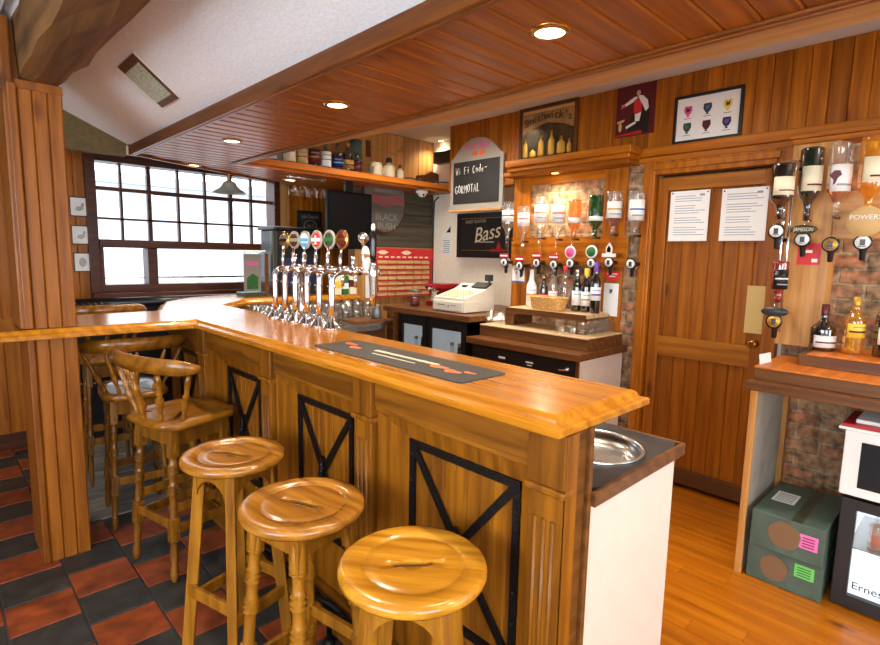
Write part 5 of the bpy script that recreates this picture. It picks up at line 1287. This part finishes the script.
for z0, z1, x0, lb in ((1.742, 1.892, .853, 'top'), (1.528, 1.676, .853, 'middle'), (1.316, 1.466, .857, 'bottom')):
    t = thing('bird_print', 'small framed bird print left of the window, %s one of three' % lb, 'picture', (x0+.04, 4.97, z0), 0, 'bird prints by the window')
    mb = MB(); x1 = x0+.085; mb.box(x0-.03, x1, 4.962, 4.9775, z0, z1, .002); mb.build('frame', 'black_plastic', t)
    mb = MB(); mb.box(x0-.022, x1-.008, 4.958, 4.962, z0+.008, z1-.008); p = mb.build('print', 'white_card', t)
    mb = MB()
    if lb == 'bottom': mb.prism([(.024*math.cos(a), .036*math.sin(a)) for a in [2*PI*k/14 for k in range(14)]], 0, .001, FY(x0+.03, 4.958, z0+.075))
    else: mb.prism([(-.03,-.02),(.0,-.028),(.024,-.012),(.03,.03),(.016,.035),(.008,.01),(-.02,.004)], 0, .001, FY(x0+.035, 4.958, z0+.07))
    mb.build('bird', 'pewter', p)
bn = thing('leather_bench', 'black buttoned leather bench along the wall under the window', 'bench', (1.4, 4.78, 0))
mb = MB(); mb.box(.62, 2.60, 4.668, 4.84, .42, .50, .02); mb.box(.62, 2.60, 4.69, 4.84, 0, .42); mb.build('bench_seat', 'black_leather', bn)
mb = MB(); mb.tube([(.64, 4.80, 1.075), (2.60, 4.80, 1.075)], .045, 14); mb.box(.62, 2.60, 4.77, 4.845, .50, 1.08, .01); mb.build('backrest', 'black_leather', bn)
mb = MB()
for k in range(7): mb.tube([(.70+.04*k, 4.67, 1.055), (.70+.04*k, 4.72, 1.075), (.70+.04*k, 4.768, 1.05)], .022, 8)
mb.box(.66, .98, 4.67, 4.765, .50, 1.055, .02); mb.build('rolled_arm', 'black_leather', bn)

# ------------------------------------------------------------------ bottles and jugs on top of the canopy shelf
ZC = 2.1805; G = 'bottles on the shelf above the bar'
for x, H, R, gm, lab, cap, nm, lb in (
 (1.88, .075, .035, 'bottle_dark', ('gold', .2, .6), 'black_plastic', 'miniature_bottle', 'small squat dark bottle at the pointed left end of the high shelf'),
 (1.962, .10, .036, 'bottle_dark', ('white_card', .2, .55), 'black_plastic', 'miniature_bottle', 'small squat bottle with pale label, second on the high shelf'),
 (2.03, .12, .03, 'spirit_clear', None, 'pewter', 'miniature_bottle', 'slim clear miniature left of the tall cream-labelled bottle'),
 (2.105, .20, .05, 'spirit_amber', ('cream_label', .1, .62), 'brass', 'spirit_bottle', 'bottle with tall cream label on the high shelf'),
 (2.215, .21, .048, 'spirit_amber', ('tan_label', .08, .62), 'white_gloss', 'spirit_bottle', 'bottle with tan label and pale cap on the high shelf'),
 (2.325, .23, .052, 'bottle_dark', ('burgundy', .12, .62), 'black_plastic', 'spirit_bottle', 'dark bottle with dark red label on the high shelf'),
 (2.435, .215, .042, 'bottle_dark', ('white_card', .1, .66), 'black_plastic', 'spirit_bottle', 'dark bottle with tall white label on the high shelf'),
 (2.545, .225, .05, 'bottle_dark', ('navy', .12, .5), 'black_plastic', 'spirit_bottle', 'dark bottle with navy label on the high shelf'),
 (2.65, .245, .05, 'bottle_dark', ('gold', .12, .42), 'gold', 'spirit_bottle', 'dark bottle with gold label and gold cap on the high shelf'),
 (2.745, .17, .045, 'bottle_dark', ('burgundy', .15, .5), 'black_plastic', 'spirit_bottle', 'short dark bottle with dull red label before the tall tube')):
    bottle((x, 3.92, ZC), H, R, gm, lb, group=G, lab=lab, cap=cap, name=nm, sh=.74, face=4.45, stripe={2.325: 'gold', 2.545: 'sky_blue', 2.65: 'burgundy', 2.435: 'leaf_green', 2.215: 'burgundy'}.get(x))
t = thing('gift_tube', 'tall dark green gift tube standing on the high shelf', 'tube', (2.80, 4.03, ZC))
mb = MB(); mb.lathe([(.058, 0), (.058, .285)], (2.82, 4.05, ZC), 22); mb.build('tube_body', 'box_green', t)
mb = MB(); mb.lathe([(.06, .285), (.06, .31), (.055, .315)], (2.82, 4.05, ZC), 22); mb.build('lid', 'slate', t)
for x, lb in ((2.845, 'small clear glass standing below the tall green tube'), (2.60, 'small clear glass in front of the dark bottles on the high shelf')):
    o = tag(MB().lathe([(.026, 0), (.03, .075), (.028, .075), (.024, .006), (.001, .005)], (x, 3.862 if x > 2.7 else 3.858, ZC), 16, caps=False).build('shot_glass', 'clear_glass'), lb, 'glass')
def jug(x, R, H, lb, stopper, lip=False):
    t = thing('stoneware_jug', lb, 'jug', (x, 3.93, ZC), 0, 'stoneware jugs on the high shelf')
    mb = MB(); mb.lathe([(R*.9, 0), (R, .006), (R*1.0, H*.75), (R*.92, H*.9), (R*.7, H*.97)] + ([(R*.9, H)] if lip else [(R*.35, H*1.05), (R*.3, H*1.15)]), (x, 3.93, ZC), 22); mb.build('jug_body', 'stoneware', t)
    if stopper:
        mb = MB(); mb.lathe([(R*.3, H*1.15), (R*.5, H*1.22), (R*.5, H*1.42), (R*.3, H*1.5)], (x, 3.93, ZC), 16); mb.build('stopper', stopper, t)
    else:
        mb = MB(); mb.tube([(x+R*.95, 3.93, ZC+H*.8), (x+R*1.45, 3.93, ZC+H*.75), (x+R*1.45, 3.93, ZC+H*.35), (x+R*.95, 3.93, ZC+H*.25)], .007, 8); mb.build('handle', 'stoneware', t)
jug(2.955, .058, .125, 'cream stoneware jug with handle and no stopper, left of two others', None, True)
jug(3.10, .056, .125, 'cream stoneware flask with a tall black stopper, between the others', 'black_plastic')
jug(3.23, .036, .095, 'smallest cream stoneware flask with dark stopper', 'dark_wood')
rnd = random.Random(11)
pts = [(3.28+.04*k, 3.92+.06*math.sin(k*1.3), ZC+.012+.03*abs(math.sin(k*.9))) for k in range(15)]
tag(MB().tube(pts, .006, 8).build('loose_cable', 'slate'), 'loose dark cable lying at the right end of the high shelf', 'cable')
t = thing('wall_speaker', 'small dark oblong speaker high on the recess wall', 'speaker', (3.84, 3.95, 2.48))
mb = MB(); mb.box(3.80, 3.899, 3.70, 4.10, 2.42, 2.54, .012); mb.build('speaker_case', 'black_plastic', t)
t = thing('wooden_ornament', 'dark wooden ornament standing on the high shelf near the corner', 'ornament', (3.72, 4.05, ZC))
mb = MB(); mb.prism([(-.16,0),(.16,0),(.16,.14),(.05,.16),(-.02,.12),(-.12,.10)], 0, .03, FY(3.70, 4.1, ZC)); mb.build('ornament_body', 'dark_wood', t)
t = thing('crossed_pipes', 'two old wooden pieces hung on the pale boards over the shelf', 'ornament', (3.2, 4.19, 2.42))
mb = MB(); mb.box(3.03, 3.08, 4.180, 4.195, 2.40, 2.55, .004); mb.build('block', 'dark_wood', t)
mb = MB(); mb.tube([(3.42, 4.186, 2.50), (3.50, 4.186, 2.58)], .01, 8); mb.tube([(3.10, 4.188, 2.50), (3.40, 4.188, 2.46)], .004, 6); mb.build('stick', 'beam_pale', t)

# ------------------------------------------------------------------ sink unit at the near end of the bar
sk = thing('sink_unit', 'cream-sided sink unit with dark top and round steel basin at the bar end', 'sink unit', (1.5, 1.0, 0))
mb = MB(); mb.box(1.188, 1.715, .668, .686, 0, .875); mb.build('end_panel', 'cream_panel', sk)
mb = MB(); mb.box(1.19, 1.71, .687, 1.32, .02, .70); mb.build('carcass', 'dark_wood', sk)
bxy = (1.50, .85)
n = 40; R0 = .155
mb = MB()
outer = []
for k in range(n):
    a = 2*PI*k/n; c_, s_ = math.cos(a), math.sin(a)
    x0, x1, y0, y1 = 1.188-bxy[0], 1.738-bxy[0], .664-bxy[1], 1.34-bxy[1]
    tt = min([(x1/c_ if c_ > 1e-6 else 9), (x0/c_ if c_ < -1e-6 else 9), (y1/s_ if s_ > 1e-6 else 9), (y0/s_ if s_ < -1e-6 else 9)])
    outer.append((bxy[0]+c_*tt, bxy[1]+s_*tt))
for zz, fl in ((.9055, 1), (.876, -1)):
    o_ = [mb.vert((p[0], p[1], zz)) for p in outer]; i_ = [mb.vert((bxy[0]+R0*math.cos(2*PI*k/n), bxy[1]+R0*math.sin(2*PI*k/n), zz)) for k in range(n)]
    for k in range(n): mb._f([o_[k], o_[(k+1) % n], i_[(k+1) % n], i_[k]])
mb.build('top', 'slate', sk)
mb = MB(); mb.box(1.188, 1.752, .651, .664, .868, .9075, .002); mb.box(1.738, 1.752, .664, 1.34, .868, .9075, .002); mb.build('edge_strip', 'backbar_wood', sk)
mb = MB(); mb.lathe([(.166, .9058), (.168, .910), (.160, .912), (.152, .908), (.149, .895), (.140, .875), (.11, .866), (.022, .862), (.001, .861)], (*bxy, 0), 44, caps=False); mb.build('basin', 'steel', sk)
mb = MB(); mb.lathe([(.02, .8625), (.018, .865), (.001, .865)], (*bxy, 0), 14); mb.build('drain', 'pewter', sk)

# ------------------------------------------------------------------ right-hand unit with fridge, microwave and boxes
ru = thing('side_counter', 'brown stepped side counter right of the door, open underneath', 'cabinet', (3.05, .1, 0))
mb = MB(); mb.box(2.74, 3.268, -1.0, .775, .905, .945, .004); mb.build('counter_slab', 'backbar_wood', ru)
mb = MB(); mb.box(2.82, 3.268, -1.0, .76, .945, 1.0, .003); mb.build('lower_step', 'backbar_wood', ru)
mb = MB(); mb.box(2.815, 3.27, -1.0, .762, 1.0, 1.008, .002); mb.build('step_top', 'canopy_edge', ru)
mb = MB(); mb.box(3.02, 3.271, -1.0, .63, 1.008, 1.062, .003); mb.build('upper_step', 'backbar_wood', ru)
mb = MB(); mb.box(3.015, 3.418, -1.0, .597, 1.062, 1.07, .002); mb.build('upper_top', 'canopy_edge', ru)
mb = MB(); mb.box(2.765, 3.24, .722, .742, 0, .904); mb.build('end_panel', 'grey_panel', ru)
mb = MB(); mb.box(2.745, 2.765, .717, .747, 0, .904, .002); mb.build('end_edge', 'pine_pale', ru)
mb = MB(); mb.box(3.24, 3.28, .70, .742, 0, .904, .003); mb.build('rear_batten', 'pine_pale', ru)
G = 'bottles on the upper step of the side counter'
bottle((3.20, .575, 1.0705), .225, .055, 'bottle_dark', 'squat dark red liqueur bottle with broad shoulders and red neck', group=G, lab=('white_card', .08, .34), cap='burgundy', sh=.60, stripe='burgundy', name='liqueur_bottle', capl=.22)
bottle((3.19, .452, 1.0705), .27, .043, 'spirit_gold', 'golden bottle with yellow label and gold cap', group=G, lab=('yellow', .30, .55), cap='gold', sh=.72, name='tequila_bottle', capl=.14, stripe='burgundy')
bottle((3.19, .335, 1.0705), .31, .043, 'bottle_dark', 'dark bottle half cut off by the right edge of the picture', group=G, lab=('white_card', .2, .45), cap='black_plastic', name='liqueur_bottle')
t = thing('price_card', 'small white card propped at the left end of the side counter', 'card', (2.93, .735, 1.0085))
mb = MB(); mb.bar((2.88, .745, 1.012), (3.0, .735, 1.012), .006, .001); 
v = [mb.vert(p) for p in ((2.88,.752,1.0085),(2.99,.735,1.0085),(2.995,.742,1.055),(2.885,.759,1.055),(2.882,.757,1.0085),(2.992,.740,1.0085),(2.997,.747,1.055),(2.887,.764,1.055))]
for q in ((0,1,2,3),(7,6,5,4),(0,4,5,1),(1,5,6,2),(2,6,7,3),(3,7,4,0)): mb._f([v[i] for i in q])
mb.build('card_sheet', 'white_card', t)
# small glass-fronted fridge
fr = thing('display_fridge', 'small black glass-door fridge with drinks, under the microwave', 'fridge', (3.05, .08, 0))
mb = MB(); mb.box(2.82, 3.30, .345, .37, .01, .50); mb.box(2.82, 3.30, -.21, -.185, .01, .50); mb.box(2.82, 3.30, -.185, .345, .47, .50); mb.box(2.82, 3.30, -.185, .345, .01, .05); mb.box(3.28, 3.30, -.185, .345, .05, .47); mb.build('body', 'black_plastic', fr)
mb = MB(); mb.box(3.27, 3.28, -.185, .345, .05, .47); mb.box(2.83, 3.27, .338, .344, .05, .47); mb.box(2.83, 3.27, -.184, -.178, .05, .47); mb.box(2.83, 3.27, -.178, .338, .0505, .055); mb.build('glowing_liner', 'fridge_glow', fr)
mb = MB(); mb.box(2.84, 3.26, -.176, .336, .265, .27); mb.build('wire_shelf', 'steel', fr)
mb = MB(); mb.box(2.79, 2.818, .315, .372, .012, .50, .004); mb.box(2.79, 2.818, -.212, -.155, .012, .50, .004); mb.box(2.791, 2.817, -.155, .315, .455, .50); mb.box(2.791, 2.817, -.155, .315, .012, .07); dk = mb.build('door', 'black_plastic', fr)
mb = MB(); mb.box(2.80, 2.804, -.155, .315, .07, .455); gl_ = mb.build('glass', 'door_glass', dk)
mb = MB(); mb.text('Ernest &', .046, FX(2.7985, .305, .118), .001, align='LEFT', width=.165); mb.build('lettering', 'black_plastic', gl_)
for y, m1, lb in ((.245, 'orange', 'clear bottle of orange-red drink in the small fridge'), (.155, 'leaf_green', 'bottle of yellow-green drink in the small fridge'), (.06, 'orange', 'orange drink bottle farther right in the small fridge'), (-.04, 'leaf_green', 'green drink bottle at the right in the small fridge')):
    bottle((2.90, y, .2705), .17, .036, 'spirit_clear', lb, group='drinks in the small fridge', lab=(m1, .1, .42), cap='white_gloss', fill=('spirit_orange' if m1 == 'orange' else 'spirit_gold', .6), name='soft_drink_bottle')
mw = thing('microwave', 'white microwave with dark window standing on the small fridge', 'microwave', (3.0, .12, .5005))
mb = MB(); mb.box(2.82, 3.22, -.12, .385, .512, .795, .006); mb.build('body', 'white_gloss', mw)
mb = MB(); mb.box(2.792, 2.819, -.10, .385, .513, .795, .005); dk = mb.build('door', 'white_gloss', mw)
mb = MB(); mb.box(2.788, 2.792, -.07, .325, .555, .755, .002); mb.build('window', 'black_gloss', dk)
mb = MB()
for x in (2.86, 3.18):
    for y in (-.09, .34): mb.lathe([(.014, .5005), (.014, .512)], (x, y, 0), 10)
mb.build('foot', 'black_plastic', mw)
for k, (m_, x, y0, y1, z, h_, nm, lb) in enumerate((('white_card', 2.795, -.05, .41, .7955, .012, 'magazine', 'white magazine lowest on the microwave'), ('red', 2.80, -.05, .40, .808, .014, 'magazine', 'red-backed magazine on the microwave'), ('white_card', 2.84, -.08, .36, .8225, .016, 'paper_pile', 'pale loose papers on top of the red magazine'))):
    t = thing(nm, lb, 'papers', (x+.14, (y0+y1)/2, z))
    mb = MB(); mb.box(x, x+.28, y0, y1, z, z+h_, .003); mb.build('cover', m_, t)
    mb = MB(); mb.box(x-.0015, x+.002, y0+.02, y0+.10, z+.003, z+h_-.003); mb.build('spine_print', 'paper_print' if m_ != 'red' else 'white_card', t)
# two green cartons with torn finger holes
def carton(name, lb, x0, x1, y0, y1, z0, z1, lab, hy, hz, hw, hh, extra):
    t = thing(name, lb, 'cardboard box', ((x0+x1)/2, (y0+y1)/2, z0), 0, 'green cartons by the side counter')
    mb = MB(); mb.box(x0, x1, y0, y1, z0, z1, .004); b_ = mb.build('carton_body', 'box_green', t)
    P = [(hw*math.cos(a)*(1+.04*math.sin(5*a)), hh*math.sin(a)*(1+.03*math.cos(7*a))) for a in [2*PI*k/28 for k in range(28)]]
    mb = MB(); mb.prism([(p[0]*1.06, p[1]*1.06) for p in P], 0, .0025, FX(x0, hy, hz)); mb.build('torn_edge', 'pewter', b_)
    mb = MB(); mb.prism(P, .0025, .0035, FX(x0, hy, hz)); mb.build('hand_hole', 'cardboard', b_)
    ly0, ly1, lz0, lz1 = extra
    mb = MB(); mb.box(x0-.002, x0, ly0, ly1, lz0, lz1); l_ = mb.build('colour_label', lab, b_)
    mb = MB()
    for k in range(4): mb.box(x0-.003, x0-.002, ly0+.012, ly1-.012, lz0+(lz1-lz0)*(.15+.2*k), lz0+(lz1-lz0)*(.22+.2*k))
    mb.build('label_print', 'burgundy' if lab == 'label_pink' else 'bottle_olive_p', l_)
    return t, b_
carton('green_carton', 'dark green carton with a lime green label, underneath on the floor', 2.755, 3.22, .398, .698, .001, .172, 'label_green', .585, .085, .055, .058, (.43, .505, .085, .145))
t, b_ = carton('green_carton', 'dark green carton with a pink label and torn hand hole, on top', 2.735, 3.21, .40, .690, .1725, .345, 'label_pink', .555, .265, .062, .062, (.425, .495, .235, .30))
mb = MB(); mb.box(2.92, 3.06, .565, .66, .345, .346); l_ = mb.build('address_label', 'white_card', b_)
mb = MB()
for k in range(6): mb.box(2.93+.02*k, 2.94+.02*k, .575, .65, .346, .3465)
mb.build('label_print', 'paper_print', l_)
mb = MB(); mb.box(2.736, 3.209, .49, .535, .345, .3455); mb.build('tape', 'bottle_olive_p', b_)

# iron foot rail in front of the bar
t = thing('foot_rail', 'dark twisted iron foot rail along the base of the bar', 'foot rail', (.99, 2.0, 0))
mb = MB()
for ph in (0, PI):
    mb.tube([(1.026+.012*math.cos(ph+k*.55), .9+.03*k, .15+.012*math.sin(ph+k*.55)) for k in range(50)], .013, 8)
mb.build('rail', 'iron', t)
for y in (1.0, 1.65, 2.3):
    mb = MB(); mb.tube([(1.026, y, .15), (1.026, y, .0)], .011, 10); mb.lathe([(.026, 0), (.024, .008), (.013, .02)], (1.026, y, 0), 16); mb.build('bracket', 'iron', t)

# ------------------------------------------------------------------ the street outside the window
mb = MB(); mb.box(-30, 40, 5.4, 60, -.3, -.15); struct(mb.build('ground_street', 'tarmac'))
bd = thing('building', 'pale overexposed building across the street, seen through the window', 'building', (4, 22, -.15))
mb = MB(); mb.box(-6, 16, 20, 28, -.15, 3.6); mb.build('wall', 'facade', bd)
mb = MB(); mb.box(-6.3, 16.3, 19.7, 28.3, 3.6, 3.9); mb.box(-6.1, 16.1, 19.9, 20, 2.9, 3.05); mb.build('cornice', 'facade_trim', bd)
for k in range(6):
    mb = MB(); x = -4+3.2*k; mb.box(x, x+1.5, 19.94, 20, .9, 2.5); mb.build('window', 'facade_trim', bd)
t = thing('street_sign', 'grey square sign frame standing outside the window', 'sign', (3.0, 9.5, -.15))
mb = MB(); mb.box(2.95, 3.0, 9.5, 9.55, -.15, 1.75); mb.box(3.4, 3.45, 9.5, 9.55, -.15, 1.75); mb.box(3.0, 3.4, 9.5, 9.55, 1.7, 1.75); mb.box(3.0, 3.4, 9.5, 9.55, 1.2, 1.25); mb.build('sign_frame', 'facade_trim', t)

# ------------------------------------------------------------------ daylight, camera, view
w = bpy.data.worlds.new('World'); SC.world = w; w.use_nodes = True
bg = w.node_tree.nodes['Background']; bg.inputs[0].default_value = (.90, .95, 1.0, 1); bg.inputs[1].default_value = 5.5
def portal(name, loc, rot, sx, sy):
    l = bpy.data.lights.new(name, 'AREA'); l.shape = 'RECTANGLE'; l.size = sx; l.size_y = sy
    try: l.cycles.is_portal = True
    except Exception: pass
    o = bpy.data.objects.new(name, l); COL.objects.link(o); o.location = loc; o.rotation_euler = rot; return o
portal('window_portal', (1.74, 5.11, 1.7), (-PI/2, 0, 0), 1.5, 1.0)
def daylight(name, loc, rot, sx, sy, e):                    # lamp added outside an unseen window to brighten the rooms
    l = bpy.data.lights.new(name, 'AREA'); l.shape = 'RECTANGLE'; l.size = sx; l.size_y = sy; l.energy = e; l.color = (.84, .92, 1)
    o = bpy.data.objects.new(name, l); COL.objects.link(o); o.location = loc; o.rotation_euler = rot; return o
daylight('added_daylight', (-2.62, .35, 1.52), (0, -PI/2, 0), 1.25, 2.5, 115)
daylight('added_daylight', (-.55, -2.32, 1.52), (PI/2, 0, 0), 2.1, 1.25, 85)
daylight('added_daylight', (2.4, -2.32, 1.4), (PI/2, 0, 0), 1.6, 1.3, 14)

f, th, yaw, roll = 533.646, .125014, .804598, .0201455
F = V((math.cos(yaw)*math.cos(th), math.sin(yaw)*math.cos(th), -math.sin(th)))
r = V((math.sin(yaw), -math.cos(yaw), 0)); u = r.cross(F)
r2 = r*math.cos(roll)+u*math.sin(roll); u2 = -r*math.sin(roll)+u*math.cos(roll)
cam = bpy.data.cameras.new('Camera'); cam.sensor_fit = 'HORIZONTAL'; cam.sensor_width = 36; cam.lens = 36*f/880; cam.clip_start = .02
co = bpy.data.objects.new('Camera', cam); COL.objects.link(co)
co.matrix_world = Matrix(((r2.x, u2.x, -F.x, 0), (r2.y, u2.y, -F.y, 0), (r2.z, u2.z, -F.z, 1.5), (0,0,0,1)))
SC.camera = co
SC.view_settings.view_transform = 'Standard'; SC.view_settings.look = 'None'; SC.view_settings.gamma = 1; SC.view_settings.use_curve_mapping = False
SC.view_settings.exposure = 0.0
